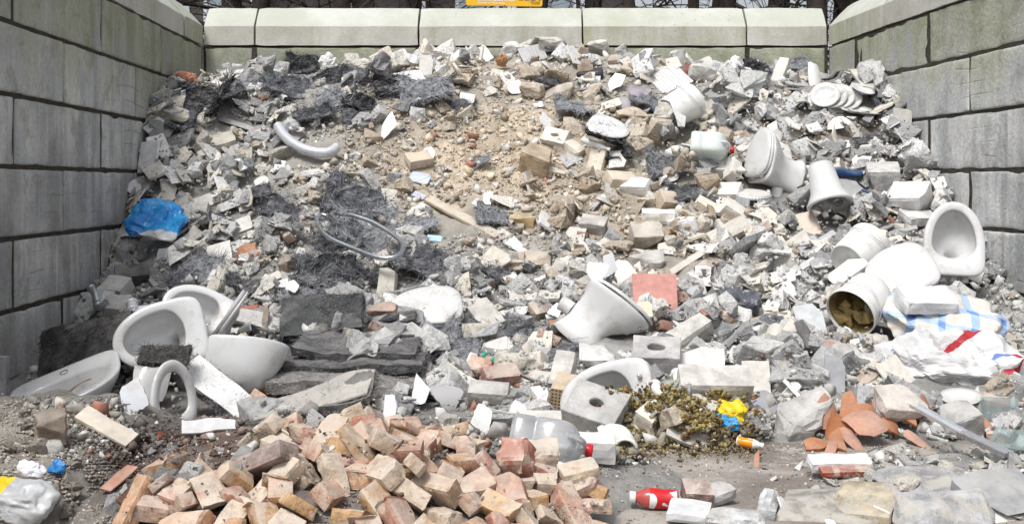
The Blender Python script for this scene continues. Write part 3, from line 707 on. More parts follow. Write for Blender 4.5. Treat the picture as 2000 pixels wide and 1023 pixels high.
def lone_lid(label, mat='porcelain', lidonly=False):
    t = thing('toilet_cover', label, 'toilet lid'); seat_parts(t, not lidonly, True, 0, mat); return t

D1 = toilet('white toilet bowl tipped against the wall, its open rim facing out', 'floor', seed=1)
put(D1, 1864, 476, 0, (-.20, -.93, .30), (.10, .30, .95), 1.0, (62, 92, 1868, 500), 'the tilted toilet', 7.55, r=.2)
for x in (-.06, .0, .07):
    V, Fc = tube([(x, -.14, -.07), (x, -.235, -.075)], .024, 16, False); part('pipe_stub', V, Fc, MAT['porcelain'], D1, True)
D2 = toilet('broken white toilet lying on its side below the pink tile', 'floor', broken=1, seed=4)
put(D2, 1202, 590, 0, (.62, .28, .73), (.74, -.30, -.60), .86, (78, 78, 1165, 625), 'the broken toilet', 6.85, r=.2)
seat_parts(D2, True, False)
D3 = toilet('white wall-hung toilet lying open, two bolt holes in its square deck', 'hung', seed=2)
put(D3, 325, 652, 0, (.15, -.92, .36), (-.95, -.05, -.28), .92, (88, 66, 335, 655), 'the open wall-hung toilet', 5.85, r=.1, clear=None)
D4 = toilet('white toilet with seat and lid turned edge-on behind the wall-hung toilet', 'floor', seed=3, seat=(True, True, 104))
put(D4, 395, 612, 0, (.22, -.82, .52), (-.86, .05, .45), .80, (55, 60, 405, 605), 'the toilet with its lid', 6.25, r=.1, clear=None)
D5 = toilet('white wall-hung toilet lying with its round belly outwards beside the fibre mats', 'hung', broken=0, seed=6)
put(D5, 478, 672, 0, (.05, .42, .90), (1.0, .0, -.10), .80, (88, 55, 485, 695), 'the round-bellied toilet', 5.9, r=.1, clear=None)
D6 = toilet('white toilet lying face out behind the grey block with an oval hole', 'hung', seed=7)
put(D6, 1198, 775, 0, (-.30, -.88, .36), (-.92, .22, -.22), .88, (70, 50, 1205, 772), 'the toilet behind the oval-hole block', 5.75, r=.2)
V, Fc = lathe([(.012, 0), (.014, .012), (.010, .03), (.004, .034)], 12, False, True); part('bolt', V, Fc, MAT['metal'], D6).location = (.078, -.15, 0)
D7 = toilet('white toilet with closed seat lying on its side below the dishes', 'floor', seed=8, seat=(True, True, 0))
put(D7, 1487, 312, 0, (-.88, -.32, .30), (.30, .25, .92), .84, (58, 85, 1508, 318), 'the toilet with closed seat', 8.85, r=.22)
D8 = thing('pedestal', 'white washbasin pedestal standing near the blue shoes', 'pedestal')
R_ = [egg(.16, .085, .085, .05, 2, 4), egg(.15, .09, .09, .055, 2, 4), egg(.05, .10, .10, .06, 2, 4), egg(-.06, .118, .12, .075, 2, 3.5), egg(-.12, .15, .15, .10, 2, 3), egg(-.145, .165, .165, .115, 2, 3), egg(-.16, .165, .165, .115, 2, 3), egg(-.165, .15, .15, .1, 2, 3), egg(-.13, .10, .10, .06, 2, 3), egg(.1, .07, .07, .04, 2, 3)]
part('column', *loft(R_, True, True, True), MAT['porcelain'], D8, True)
put(D8, 1612, 362, 0, (-.12, .42, .90), (.25, -.95, .45), 1.0, (52, 48), 'the white pedestal', 8.55, r=.15)
L1 = lone_lid('white toilet lid lying flat against the tilted toilet'); put(L1, 1773, 530, 0, (-.16, -.74, .66), (-.93, -.05, -.30), .92, (72, 48), 'the clean toilet lid', 7.15, r=.2)
L2 = lone_lid('dusty white toilet lid on the fibre mats in the middle of the heap', 'porcelain_dusty'); put(L2, 850, 606, 0, (.02, -.52, .85), (-.97, -.12, -.02), .92, (92, 50), 'the dusty toilet lid', 7.0, r=.15, clear=.15)
L3 = thing('toilet_ring', 'grey-white toilet seat ring standing on edge by the washbasin', 'toilet seat'); seat_parts(L3, True, False)
put(L3, 336, 788, 0, (.82, -.52, .18), (.22, -.05, .95), .66, (34, 56), 'the upright seat ring', 5.2, clear=None)
L4 = lone_lid('white toilet lid under a black fibre tuft near the sealant tube', lidonly=True); put(L4, 1178, 252, 0, (.12, -.62, .78), (.85, -.25, -.3), .72, (52, 26), 'the lid under the fibre tuft', 9.3, r=.15)
# washbasin
B1 = thing('washbasin', 'white washbasin lying half buried beside the earth heap', 'washbasin')
E = egg
R_ = [E(-.17, .10, .09, .09), E(-.165, .13, .11, .11), E(-.12, .20, .16, .16, 2.2, 2.6), E(-.05, .265, .21, .20, 2.4, 4), E(-.01, .288, .228, .21, 2.5, 6), E(0, .284, .224, .207, 2.5, 6), E(.0, .272, .212, .198, 2.5, 6),
      E(-.004, .225, .165, .085, 2.2, 2.6), E(-.02, .215, .155, .078, 2.2, 2.6), E(-.07, .18, .125, .065), E(-.115, .11, .075, .04), E(-.125, .03, .02, .02)]
part('bowl', *loft(R_, True, True, True), MAT['porcelain'], B1, True); hole(B1, 0, -.14, .001, .018, 'tap_hole'); hole(B1, 0, .005, -.118, .02, 'drain')
V, Fc = shell(.25, .13, .07, .004, 5, .2); o = part('rust_flake', V, Fc, MAT['terracotta'], B1, False, (.28, .17, .08)); o.location = (-.02, .06, -.03); o.rotation_euler = (.4, .2, .5)
put(B1, 126, 748, 0, (-.26, -.36, .90), (.35, -.93, -.2), .92, (112, 38, 125, 752), 'the washbasin', 5.6, clear=None)
# broken curved porcelain
SHARDS = [ # px, py, R, rx, ry, sphere, zdir, ydir, depth, colour, label
 (290, 735, .17, .14, .20, 0, (.2, -.85, .45), (.3, .2, .9), 5.65, (.62, .62, .62), 'large curved grey-white porcelain shell behind the upright seat ring'),
 (268, 775, .22, .13, .09, 0, (-.2, -.8, .5), (.9, 0, .2), 5.5, (.6, .62, .66), 'bluish-white porcelain panel inside the broken shell by the washbasin'),
 (1592, 150, .16, .10, .20, 0, (.5, -.75, .4), (.25, .2, .95), 10.3, (.78, .78, .77), 'tall white curved porcelain piece at the corner of the bay above the dishes'),
 (1632, 265, .14, .07, .17, 0, (.85, -.45, .25), (.1, .2, .95), 9.35, (.72, .68, .6), 'cream broken urinal half with its hollow turned out below the dishes'),
 (1650, 235, .10, .09, .04, 0, (.1, -.6, .8), (.3, .1, .1), 9.4, (.8, .8, .8), 'white curved rim piece on top of the broken urinal'),
 (757, 252, .10, .085, .17, 0, (-.25, -.85, .4), (.25, .25, .93), 9.45, (.80, .80, .81), 'white rounded porcelain tube half standing in the sand'),
 (838, 297, .3, .055, .09, 0, (-.1, -.7, .7), (-.2, .2, .9), 9.3, (.82, .82, .82), 'small white porcelain strip beside the sand-coloured block'),
 (915, 188, .13, .11, .09, 0, (.2, -.5, .8), (.8, -.2, .3), 10.0, (.8, .79, .77), 'white broken bowl with a blue tile inside near the crest'),
 (1203, 160, .35, .07, .13, 0, (-.3, -.75, .5), (.35, .1, .85), 10.1, (.84, .84, .84), 'white crescent of porcelain on the crest below the black shoe'),
 (1007, 170, .2, .08, .13, 0, (.1, -.75, .6), (.5, .1, .7), 10.1, (.82, .81, .8), 'white porcelain tongue with a screw hole near the crest'),
 (935, 395, .12, .09, .06, 0, (.1, -.6, .8), (.9, 0, -.1), 8.85, (.82, .81, .78), 'white broken toilet foot bent like a hook beside the plank'),
 (952, 388, .5, .05, .08, 0, (-.15, -.85, .5), (.1, .3, .9), 8.75, (.82, .82, .82), 'upright white porcelain strip beside the plank'),
 (1165, 530, .3, .09, .13, 0, (-.2, -.9, .3), (.15, .2, .95), 7.15, (.78, .79, .8), 'pointed white porcelain fin standing behind the broken toilet'),
 (1190, 520, .4, .07, .12, 0, (.1, -.9, .3), (.3, .2, .9), 7.3, (.62, .63, .65), 'grey porcelain fin standing behind the white one'),
 (1042, 765, .12, .12, .07, 0, (-.1, -.35, .93), (.9, .1, .1), 5.8, (.76, .74, .7), 'white broken basin rim with a shard lying in it by the perforated brick'),
 (1060, 785, .14, .03, .09, 0, (-.5, -.8, .3), (.1, .1, .95), 5.7, (.8, .8, .8), 'curved white rim standing on end beside the perforated brick'),
 (870, 775, .11, .12, .12, 0, (.2, -.7, .6), (.9, .1, .2), 5.75, (.42, .42, .43), 'grey cistern shell lying open beside the brick heap'),
 (818, 765, .6, .07, .10, 0, (-.1, -.9, .35), (.1, .3, .9), 5.7, (.7, .73, .76), 'pale blue-white flat porcelain panel under the stacked mats'),
 (940, 815, .2, .08, .06, 0, (.2, -.7, .7), (.8, 0, .2), 5.35, (.72, .72, .72), 'white curved shard between the bricks and the clear canister'),
 (1490, 780, .13, .11, .08, 0, (.0, -.5, .85), (.9, .2, .2), 5.75, (.33, .33, .37), 'blue-grey enamel bowl shell above the foam muck'),
 (1085, 605, .3, .08, .06, 0, (-.2, -.6, .75), (.8, 0, .3), 7.05, (.8, .8, .79), 'white chipped porcelain plate left of the broken toilet foot'.replace('left of', 'beside')),
 (1760, 610, .5, .1, .06, 0, (-.1, -.4, .9), (.9, 0, .1), 6.9, (.7, .71, .73), 'pale slab of porcelain under the white block by the checked bag'),
 (1628, 545, .4, .05, .04, 0, (-.2, -.7, .6), (.8, 0, .3), 7.0, (.82, .82, .82), 'small white triangular shard beside the open bucket'),
 (510, 355, .25, .10, .07, 1, (-.1, -.6, .8), (.9, 0, .3), 8.95, (.7, .7, .69), 'white round dish shard half buried in grey rubble'),
 (570, 560, .3, .06, .05, 1, (.1, -.7, .7), (.9, 0, .2), 7.45, (.78, .78, .77), 'white oval porcelain shard above the dark fibre mat'),
]
for i, (px, py, R, rx, ry, sp, zd, yd, dep, col, lab) in enumerate(SHARDS):
    V, Fc = shell(R, rx, ry, .011, 300+i, .28, bool(sp)); o = ob('porcelain_shard', mesh('porcelain_shard', V, Fc, MAT['porcelain_obj'], False), None, lab, 'shard', 'large broken porcelain pieces', color=col)
    mod = o.modifiers.new('smooth', 'EDGE_SPLIT'); mod.split_angle = .6; o.data.polygons.foreach_set('use_smooth', np.ones(len(o.data.polygons), bool))
    put(o, px, py, 0, zd, yd, 1.0, (rx*F/dep*.8, ry*F/dep*.65), None, dep, r=min(rx, ry)*.8, lift=.2)

# ------------------------------------------------------------------ buckets, canisters, bottles
MAT['bucket'] = ceramic('bucket_plastic', (.76, .76, .74), .35, .55, sc=9, thr=(.5, .7))
MAT['bucket_base'] = ceramic('bucket_base', (.42, .42, .41), .6, .6, sc=7, thr=(.4, .65))
MAT['residue'] = ceramic('bucket_residue', (.42, .30, .11), .7, .8, (.12, .09, .05), sc=8, thr=(.4, .6))
def bucket(label, purple=False, residue=False):
    t = thing('bucket', label, 'bucket'); n = 44
    prof_ = [(.122, .0), (.128, .004), (.134, .06), (.140, .14), (.146, .22), (.147, .232), (.155, .236), (.155, .262), (.150, .266), (.148, .262), (.146, .24)]
    part('wall', *lathe(prof_, n), MAT['bucket'], t, True)
    part('inside', *lathe([(.1455, .245), (.1435, .22), (.131, .06), (.123, .008)], n, False, True), MAT['residue' if residue else 'bucket'], t, True)
    part('base', *lathe([(.122, .0), (.118, -.003), (.112, .004), (.06, .005)], n, False, True), MAT['bucket_base' if not purple else 'bucket'], t, True)
    for zz in (.228, .215): part('rib', *lathe([(.1462, zz-.003), (.151, zz-.002), (.151, zz+.002), (.1464, zz+.003)], n), MAT['bucket'], t, True)
    V, Fc = tube(smoothpath([(-.155, 0, .24), (-.14, .09, .20), (0, .165, .16), (.14, .09, .20), (.155, 0, .24)], 24), .0028, 6); part('handle', V, Fc, MAT['metal'], t, True)
    if purple:
        a = np.linspace(-.9, 1.0, 16); lab = loft([np.c_[(r+.0012)*np.sin(a), -(r+.0012)*np.cos(a), np.full(16, z)] for r, z in ((.136, .05), (.1455, .2))], False)
        m, tt, b = nodes('bucket_print'); g = G(tt); c = g.coord(); k = g.noise(c, 14, 3, .5, 1.2)
        g.put(b.inputs['Base Color'], g.mix(g.ramp(k, .52, .56, 0, .9), (.74, .74, .78), (.33, .30, .60))); b.inputs['Roughness'].default_value = .4
        part('print', *lab, m, t, True)
    return t
K1 = bucket('white plastic bucket lying on its side near the crest, its grey base showing'); put(K1, 1305, 222, 0, (.80, .42, .42), (.2, -.6, .7), 1.0, (58, 46, 1325, 215), 'the bucket near the crest', 9.55, r=.15)
K2 = bucket('white plastic bucket with purple print, its pale base showing', purple=True); put(K2, 1655, 512, 0, (.72, .55, .42), (.1, -.5, .8), .98, (55, 46, 1678, 505), 'the bucket with purple print', 7.5, r=.16)
K3 = bucket('white plastic bucket lying open with yellow-brown waste inside', residue=True); put(K3, 1702, 568, 0, (-.62, -.58, -.42), (.2, -.5, .8), .98, (60, 60, 1676, 588), 'the open bucket', 6.95, r=.16)
wp = [xf(chunk(910+k, (.10, .07, .05), 12, 0, .004), T(U(-.08, .08), U(-.10, .0), U(.10, .235)) @ RZ(40*k)) for k in range(16)]
part('waste', *merge(wp), MAT['residue'], K3, kind='stuff')
MAT['canister'] = plain('canister_plastic', (.80, .87, .85), .35, var=.03, sc=8, trans=.3, bump=.05)
MAT['clear'] = plain('clear_plastic', (.86, .89, .92), .18, var=.02, sc=8, trans=.75, bump=.1)
MAT['red_cap'] = plain('red_plastic', (.55, .02, .03), .35, var=.05)
MAT['water'] = plain('bottle_red', (.5, .03, .03), .2, var=.05)
def canister(label, mat, w=.19, d=.13, h=.27):
    t = thing('canister', label, 'canister'); n = 56
    def rr(z, a, b, p=5): return egg(z, a, b, b, p, p, 0, n)
    R = [rr(0, w/2-.02, d/2-.02), rr(.003, w/2-.006, d/2-.006), rr(.02, w/2, d/2), rr(h*.3, w/2, d/2), rr(h*.32, w/2-.004, d/2-.004), rr(h*.36, w/2-.004, d/2-.004), rr(h*.38, w/2, d/2), rr(h*.74, w/2, d/2), rr(h*.86, w/2-.012, d/2-.008)]
    top = [np.c_[q[:, 0]*.62+w*.16, q[:, 1]*.7, np.full(n, h*.95)] for q in [rr(0, w/2, d/2, 3)]]+[np.c_[q[:, 0]*.20+w*.26, q[:, 1]*.28, np.full(n, z)] for q, z in [(rr(0, w/2, d/2, 2.0), h), (rr(0, w/2, d/2, 2.0), h+.02)]]
    part('body', *loft(R+top, True, True, True), mat, t, True)
    V, Fc = lathe([(.024, 0), (.025, .004), (.025, .022), (.022, .026)], 22, True, True); o = part('cap', V, Fc, MAT['red_cap'], t, True); o.location = (w*.26, 0, h+.014)
    V, Fc = tube(smoothpath([(w*.18, 0, h*.93), (w*.0, 0, h*1.02), (-w*.22, 0, h*1.02), (-w*.40, 0, h*.94), (-w*.43, 0, h*.82)], 18), .012, 10); part('handle', V, Fc, mat, t, True)
    return t
C1 = canister('pale green translucent canister with a red cap lying on the slope', MAT['canister'], .20, .16, .25); put(C1, 1350, 284, 0, (.93, -.22, -.05), (.1, .35, .93), 1.1, (55, 40, 1388, 278), 'the pale green canister', 9.0, r=.14)
C2 = canister('clear plastic canister with a red cap lying beside the bricks', MAT['clear'], .18, .13, .26); put(C2, 1000, 848, .055, (.97, -.15, -.12), (.1, .5, .85), .95, (58, 34, 1040, 848), 'the clear canister', r=.1)
def bottle(label, L, r, bodymat, labmat, capmat_):
    t = thing('bottle', label, 'bottle')
    part('body', *lathe([(r*.5, 0), (r*.93, .003), (r, .012), (r, L*.22), (r*.93, L*.30), (r, L*.38), (r, L*.62), (r*.75, L*.78), (r*.45, L*.86), (r*.43, L*.95)], 30, True, True), bodymat, t, True)
    part('label', *lathe([(r*1.012, L*.05), (r*1.015, L*.2), (r*.95, L*.30), (r*1.015, L*.38), (r*1.015, L*.60)], 30), labmat, t, True)
    V, Fc = lathe([(r*.53, L*.88), (r*.55, L*.9), (r*.55, L*.99), (r*.5, L)], 20, True, True); part('cap', V, Fc, capmat_, t, True)
    return t
m, tt, b = nodes('red_label'); g = G(tt); c = g.coord(); w_ = g.noise(c, 11, 1, .5, .6)
g.put(b.inputs['Base Color'], g.mix(g.ramp(w_, .52, .54), (.55, .015, .02), (.80, .78, .80))); b.inputs['Roughness'].default_value = .3; MAT['red_label'] = m
m, tt, b = nodes('orange_label'); g = G(tt); c = g.coord(); w_ = g.noise(c, 14, 1, .5, .5)
g.put(b.inputs['Base Color'], g.mix(g.ramp(w_, .52, .54), (.80, .28, .01), (.80, .78, .76))); b.inputs['Roughness'].default_value = .3; MAT['orange_label'] = m
MAT['red_body'] = plain('red_tinted_plastic', (.62, .12, .10), .2, var=.04, trans=.3, bump=.02); MAT['white_plastic'] = plain('white_plastic', (.80, .80, .80), .35, var=.03, bump=.02)
Q1 = bottle('red drink bottle with a white cap lying on the bare floor', .165, .034, MAT['red_body'], MAT['red_label'], MAT['white_plastic']); put(Q1, 1325, 976, .034, (-.98, .05, .06), (0, 1, .2), 1.0, (46, 22, 1292, 975), 'the red bottle')
Q2 = bottle('small white bottle with an orange label beside the foam muck', .15, .026, MAT['white_plastic'], MAT['orange_label'], MAT['white_plastic']); put(Q2, 1438, 860, .05, (.92, -.30, -.12), (0, 1, .2), .75, (34, 18, 1462, 862), 'the orange-labelled bottle')
Q3 = bottle('white sealant tube with a grey tip lying under the fibre tuft', .24, .025, MAT['white_plastic'], MAT['white_plastic'], MAT['plastic']); put(Q3, 1136, 272, 0, (.90, -.30, -.35), (0, 1, .2), 1.0, (32, 12, 1158, 280), None, 9.2)
# dishes
def plate(R=.12, mat='porcelain', label='', deep=.02):
    t = ob('plate', mesh('plate', *lathe([(R*.55, 0), (R*.58, -.004), (R*.62, 0), (R*.72, deep*.5), (R, deep), (R*1.0, deep+.004), (R*.70, deep*.5+.006), (R*.60, .006), (R*.3, .005)], 44, True, True), MAT[mat], True), None, label, 'plate', 'white dinner plates dumped by the side wall'); return t
PL = [(1612, 188, (-.3, -.8, .5), .12, 'white dinner plate at the outer end of the fallen row of plates'), (1626, 190, (-.25, -.8, .5), .12, 'second white dinner plate of the fallen row'), (1640, 191, (-.2, -.8, .5), .12, 'white dinner plate in the middle of the fallen row'),
      (1654, 194, (-.1, -.8, .55), .12, 'fourth white dinner plate of the fallen row'), (1645, 205, (.0, -.9, .1), .13, 'white dinner plate standing upright in front of the fallen row'), (1684, 178, (.25, -.45, .85), .10, 'oval white dish lying on top by the side wall'),
      (1690, 222, (.1, -.2, .95), .14, 'white flat plate at the foot of the fallen row of plates'), (1672, 218, (.0, -.25, .95), .12, 'white flat plate under the fallen row of plates'), (1877, 782, (-.1, -.22, .96), .095, 'small white saucer lying below the red-striped paper sack')]
for px, py, zd, R, lab in PL:
    o = plate(R, 'porcelain', lab); put(o, px, py, 0, zd, (.3, .5, .8), 1.0, (R*F/9.6*.8, R*F/9.6*.5) if py < 700 else (34, 14), 'the dishes' if py == 191 else None, 9.75 if py < 700 else 5.75)
# pipes
MAT['pvc'] = plain('white_pipe', (.78, .77, .74), .4, var=.05, dust=.3, bump=.05); MAT['grey_pipe'] = plain('grey_tube', (.58, .59, .63), .35, .25, var=.1, bump=.1)
def pipe(name, label, pts, r, mat, n=40, seg=14, inner=True, cat='pipe', **kw):
    t = thing(name, label, cat); P = smoothpath(pts, n); V, Fc = tube(P, r, seg, not inner)
    if inner: V2, F2 = tube(P, r*.86, seg, False); V, Fc = merge([(V, Fc), (V2, [q[::-1] for q in F2])]); e = len(P)*seg; Fc += [[i, (i+1) % seg, e+(i+1) % seg, e+i] for i in range(seg)]+[[e-seg+(i+1) % seg, e-seg+i, 2*e-seg+i, 2*e-seg+(i+1) % seg] for i in range(seg)]
    part('tube', V, Fc, MAT[mat], t, True); return t, P
def px3(px, py, d): return np.array([(px-CX)/F*d, d, CAMZ-(py-CY)/F*d])
def wpipe(name, label, pxs, r, mat, phrase=None, ell=None, cat='pipe', inner=True, couplings=()):
    dz = min(.3, max(0.0, float(np.max([p[2]-hit(p[0], p[1], r*1.1)[1] for p in pxs])))); W_ = np.array([px3(p[0], p[1], p[2]-dz) for p in pxs]); c = W_.mean(0); t, P = pipe(name, label, W_-c, r, mat, inner=inner, cat=cat); t.location = c
    for f in couplings:
        i = int(f*(len(P)-1)); i = min(max(i, 1), len(P)-2); d = P[i+1]-P[i-1]; d /= np.linalg.norm(d); V, Fc = tube([P[i]-d*.012, P[i]-d*.011, P[i]+d*.011, P[i]+d*.012], [r*1.02, r*1.22, r*1.22, r*1.02], 16, False); part('coupling', V, Fc, MAT[mat], t, True)
    if ell: m_ = np.array(pxs).mean(0); HERO.append((m_[0], m_[1], ell[0], ell[1], m_[2], phrase))
    return t
wpipe('waste_trap', 'white bent waste pipe with couplings beside the foam muck', [(1322, 728, 5.6), (1324, 748, 5.55), (1312, 770, 5.5), (1298, 776, 5.45), (1284, 762, 5.45), (1280, 752, 5.5)], .022, 'pvc', 'the bent waste pipe', (42, 40), couplings=(.0, .25, .98))
wpipe('drain_pipe', 'short straight white pipe end lying by the bent waste pipe', [(1312, 772, 5.42), (1290, 785, 5.38), (1268, 793, 5.34)], .019, 'pvc', couplings=(.05,))
wpipe('pipe_elbow', 'white pipe elbow with a dark mouth beside the white brick', [(1182, 852, 5.15), (1195, 846, 5.14), (1212, 850, 5.08), (1222, 866, 5.02), (1222, 876, 4.98)], .040, 'pvc', 'the pipe elbow', (34, 24), couplings=(.02, .97))
wpipe('curved_pipe', 'long curved silver-white pipe lying in the upper grey rubble', [(543, 246, 9.35), (556, 266, 9.25), (580, 285, 9.15), (610, 296, 9.1), (640, 298, 9.1), (658, 288, 9.15)], .040, 'grey_pipe', 'the curved pipe', (72, 44))
hs_ = wpipe('shower_hose', 'grey flexible hose looped over the fibre tangle', [(640, 422, 8.25), (626, 420, 8.25), (620, 435, 8.15), (640, 462, 7.95), (690, 485, 7.8), (740, 503, 7.65), (775, 500, 7.65), (788, 480, 7.8), (770, 460, 7.95), (730, 435, 8.1), (690, 421, 8.2), (672, 419, 8.25)], .0155, 'chrome', 'the hose loop', (0, 0), 'hose', inner=False)
wpipe('pipe_fitting', 'grey threaded pipe fitting standing beside the beige blocks by the wall', [(262, 622, 6.6), (260, 605, 6.65), (258, 592, 6.7)], .028, 'grey_pipe', couplings=(.1, .5, .95))
wpipe('mixer_tap', 'old chrome tap lying at the foot of the side wall', [(178, 562, 7.6), (186, 575, 7.55), (190, 592, 7.5), (198, 600, 7.45), (210, 588, 7.45)], .024, 'chrome', 'the chrome tap', (24, 26), couplings=(.05, .6))
wpipe('plastic_pipe', 'white plastic pipe standing up out of the crest', [(938, 118, 10.6), (941, 104, 10.6), (943, 90, 10.6)], .016, 'pvc')

# ------------------------------------------------------------------ sacks and bags (crumpled sheet surfaces)
def tri(x): return np.abs((x % 1.0)*2-1)
def crumple(V, amp, lam, seed, k=7):
    r = np.random.default_rng(seed); h = np.zeros(len(V)); w = vn3(V, 1.3/lam, seed+7)*lam*.35
    for i in range(k):
        d = r.normal(0, 1, 3); d /= np.linalg.norm(d); l = lam*r.uniform(.5, 1.6); h += (tri((V+w) @ d/l+r.uniform())-.5)*l/lam
    return h*amp
def sack(name, label, dims, mat, seed, amp=.02, lam=.12, cat='bag', sub=5):
    bm = bmesh.new(); bmesh.ops.create_icosphere(bm, subdivisions=sub, radius=1.0); bm.verts.index_update()
    V = np.array([v.co[:] for v in bm.verts]); Fc = [[v.index for v in f.verts] for f in bm.faces]; bm.free()
    N = V.copy(); p = np.sign(V)*np.abs(V)**.75; Vd = p*np.array(dims)/2*(1+.22*vn(V, 1.6, seed)+.10*vn(V, 3.3, seed+1))[:, None]
    Vd = Vd+N*(crumple(Vd, amp, lam, seed)+crumple(Vd, amp*.35, lam*.35, seed+50))[:, None]
    Vd[:, 2] = np.where(Vd[:, 2] < -dims[2]*.3, -dims[2]*.3+(Vd[:, 2]+dims[2]*.3)*.3, Vd[:, 2])
    t = thing(name, label, cat); part('film', Vd, Fc, mat, t, False); return t
def checkmat():
    m, t, b = nodes('checked_bag'); g = G(t); tc = g.n('ShaderNodeTexCoord').outputs['Object']
    wv = g.n('ShaderNodeVectorMath', operation='ADD'); nz = g.n('ShaderNodeTexNoise'); g.put(nz.inputs['Vector'], tc); nz.inputs['Scale'].default_value = 4.0
    sc_ = g.n('ShaderNodeVectorMath', operation='SCALE'); g.put(sc_.inputs[0], nz.outputs['Color']); sc_.inputs[3].default_value = .10; g.put(wv.inputs[0], tc); g.put(wv.inputs[1], sc_.outputs[0])
    sp = g.n('ShaderNodeSeparateXYZ'); g.put(sp.inputs[0], wv.outputs[0])
    fx = g.math('FRACT', g.math('MULTIPLY', g.math('ADD', sp.outputs[0], g.math('MULTIPLY', sp.outputs[1], .35)), 5.6)); fy = g.math('FRACT', g.math('MULTIPLY', g.math('ADD', sp.outputs[1], g.math('MULTIPLY', sp.outputs[2], .8)), 5.6))
    bx = g.math('LESS_THAN', fx, .26); by = g.math('LESS_THAN', fy, .26)
    col = g.mix(g.math('MULTIPLY', bx, .75), (.66, .62, .57), (.22, .42, .72)); col = g.mix(g.math('MULTIPLY', by, .65), col, (.25, .45, .74)); col = g.mix(g.math('MULTIPLY', g.math('MULTIPLY', bx, by), .7), col, (.07, .18, .62))
    col = g.mix(g.ramp(g.noise(tc, 7, 5, .6), .5, .75, 0, .5), col, (.5, .47, .43))
    g.put(b.inputs['Base Color'], col); b.inputs['Roughness'].default_value = .5; return m
def redsackmat():
    m, t, b = nodes('paper_sack'); g = G(t); tc = g.n('ShaderNodeTexCoord').outputs['Object']; sp = g.n('ShaderNodeSeparateXYZ'); g.put(sp.inputs[0], tc)
    u = g.math('ADD', sp.outputs[0], g.math('MULTIPLY', sp.outputs[1], -.9)); s1 = g.math('MULTIPLY', g.math('LESS_THAN', g.math('ABSOLUTE', g.math('ADD', u, .05)), .022), g.math('GREATER_THAN', sp.outputs[1], -.02))
    n_ = g.noise(tc, 5.5, 1, .5); s2 = g.math('GREATER_THAN', n_, .70)
    col = g.mix(g.math('MAXIMUM', s1, s2), g.mix(g.noise(tc, 6, 4, .6), (.50, .50, .51), (.66, .66, .66)), (.40, .03, .04)); col = g.mix(g.math('GREATER_THAN', g.noise(tc, 8.5, 1, .5, .4), .72), col, (.12, .2, .5))
    g.put(b.inputs['Base Color'], col); b.inputs['Roughness'].default_value = .55; return m
def bluemat():
    m, t, b = nodes('blue_bag'); g = G(t); tc = g.n('ShaderNodeTexCoord').outputs['Object']; sp = g.n('ShaderNodeSeparateXYZ'); g.put(sp.inputs[0], tc)
    n_ = g.noise(tc, 9, 5, .65, .6)
    col = g.mix(g.ramp(n_, .35, .65), (.01, .17, .55), (.03, .36, .78)); col = g.mix(g.ramp(g.noise(tc, 22, 3, .6, .5), .62, .70, 0, .8), col, (.55, .66, .76))
    edge = g.math('ADD', sp.outputs[1], g.math('MULTIPLY', g.math('SUBTRACT', n_, .5), .10)); col = g.mix(g.ramp(edge, -.135, -.155), col, (.72, .72, .74)); col = g.mix(g.ramp(g.noise(tc, 7, 3, .5), .66, .7, 0, .6), col, (.28, .17, .13))
    g.put(b.inputs['Base Color'], col); b.inputs['Roughness'].default_value = .28; return m
MAT['dark_film'] = plain('dark_film', (.085, .09, .11), .3, var=.3, sc=10, dust=.25, bump=.1)
def yellowbagmat():
    m, t, b = nodes('grey_sack'); g = G(t); tc = g.n('ShaderNodeTexCoord').outputs['Object']; sp = g.n('ShaderNodeSeparateXYZ'); g.put(sp.inputs[0], tc)
    col = g.mix(g.math('LESS_THAN', g.math('ABSOLUTE', g.math('ADD', sp.outputs[0], .06)), .022), g.mix(g.noise(tc, 6, 4, .6), (.33, .34, .35), (.58, .59, .60)), (.80, .55, .01))
    g.put(b.inputs['Base Color'], col); b.inputs['Roughness'].default_value = .4; return m
S1 = sack('plastic_bag', 'crumpled bright blue plastic bag by the side wall', (.40, .38, .10), bluemat(), 11, .013, .16); put(S1, 308, 430, 0, (.05, -.68, .72), (-.05, .55, .80), 1.0, (58, 54), 'the blue bag', 8.35, r=.15)
S2 = sack('checked_bag', 'blue and beige checked woven bag by the side wall', (.60, .38, .20), checkmat(), 22, .015, .22); put(S2, 1846, 630, 0, (-.05, -.55, .80), (.45, .72, .50), 1.0, (100, 54), 'the checked bag', 6.7, r=.2)
S3 = sack('paper_sack', 'crumpled white paper sack with red stripes below the checked bag', (.66, .34, .22), redsackmat(), 33, .024, .17); put(S3, 1860, 712, 0, (-.08, -.62, .76), (.22, .70, .60), 1.0, (118, 56), 'the red-striped sack', 6.25, r=.2)
S4 = sack('film_bag', 'torn dark grey plastic bag beside the crumbled concrete', (.26, .20, .14), MAT['dark_film'], 44, .011, .09); put(S4, 1440, 592, 0, (0, -.4, .9), (.3, .9, .2), 1.0, (46, 28), 'the dark plastic bag', 7.15, r=.1)
S5 = sack('film_bag', 'small dark bag with blue lining below the torn grey bag', (.20, .16, .14), MAT['dark_film'], 45, .010, .08); put(S5, 1512, 645, 0, (0, -.4, .9), (.3, .9, .2), 1.0, (40, 30), None, 6.75, r=.1)
S6 = sack('grey_sack', 'grey sack with a yellow band at the edge of the earth heap', (.22, .14, .10), yellowbagmat(), 46, .006, .10); put(S6, 36, 975, .05, (.1, -.5, .85), (.2, .9, .3), 1.0, (60, 40), 'the grey and yellow sack', r=.1)
S7 = sack('white_bag', 'crumpled white bag with red print behind the plates', (.32, .2, .16), redsackmat(), 47, .011, .09); put(S7, 1660, 198, 0, (0, -.6, .8), (.4, .8, .5), 1.0, (60, 30), None, 9.95, clear=None)
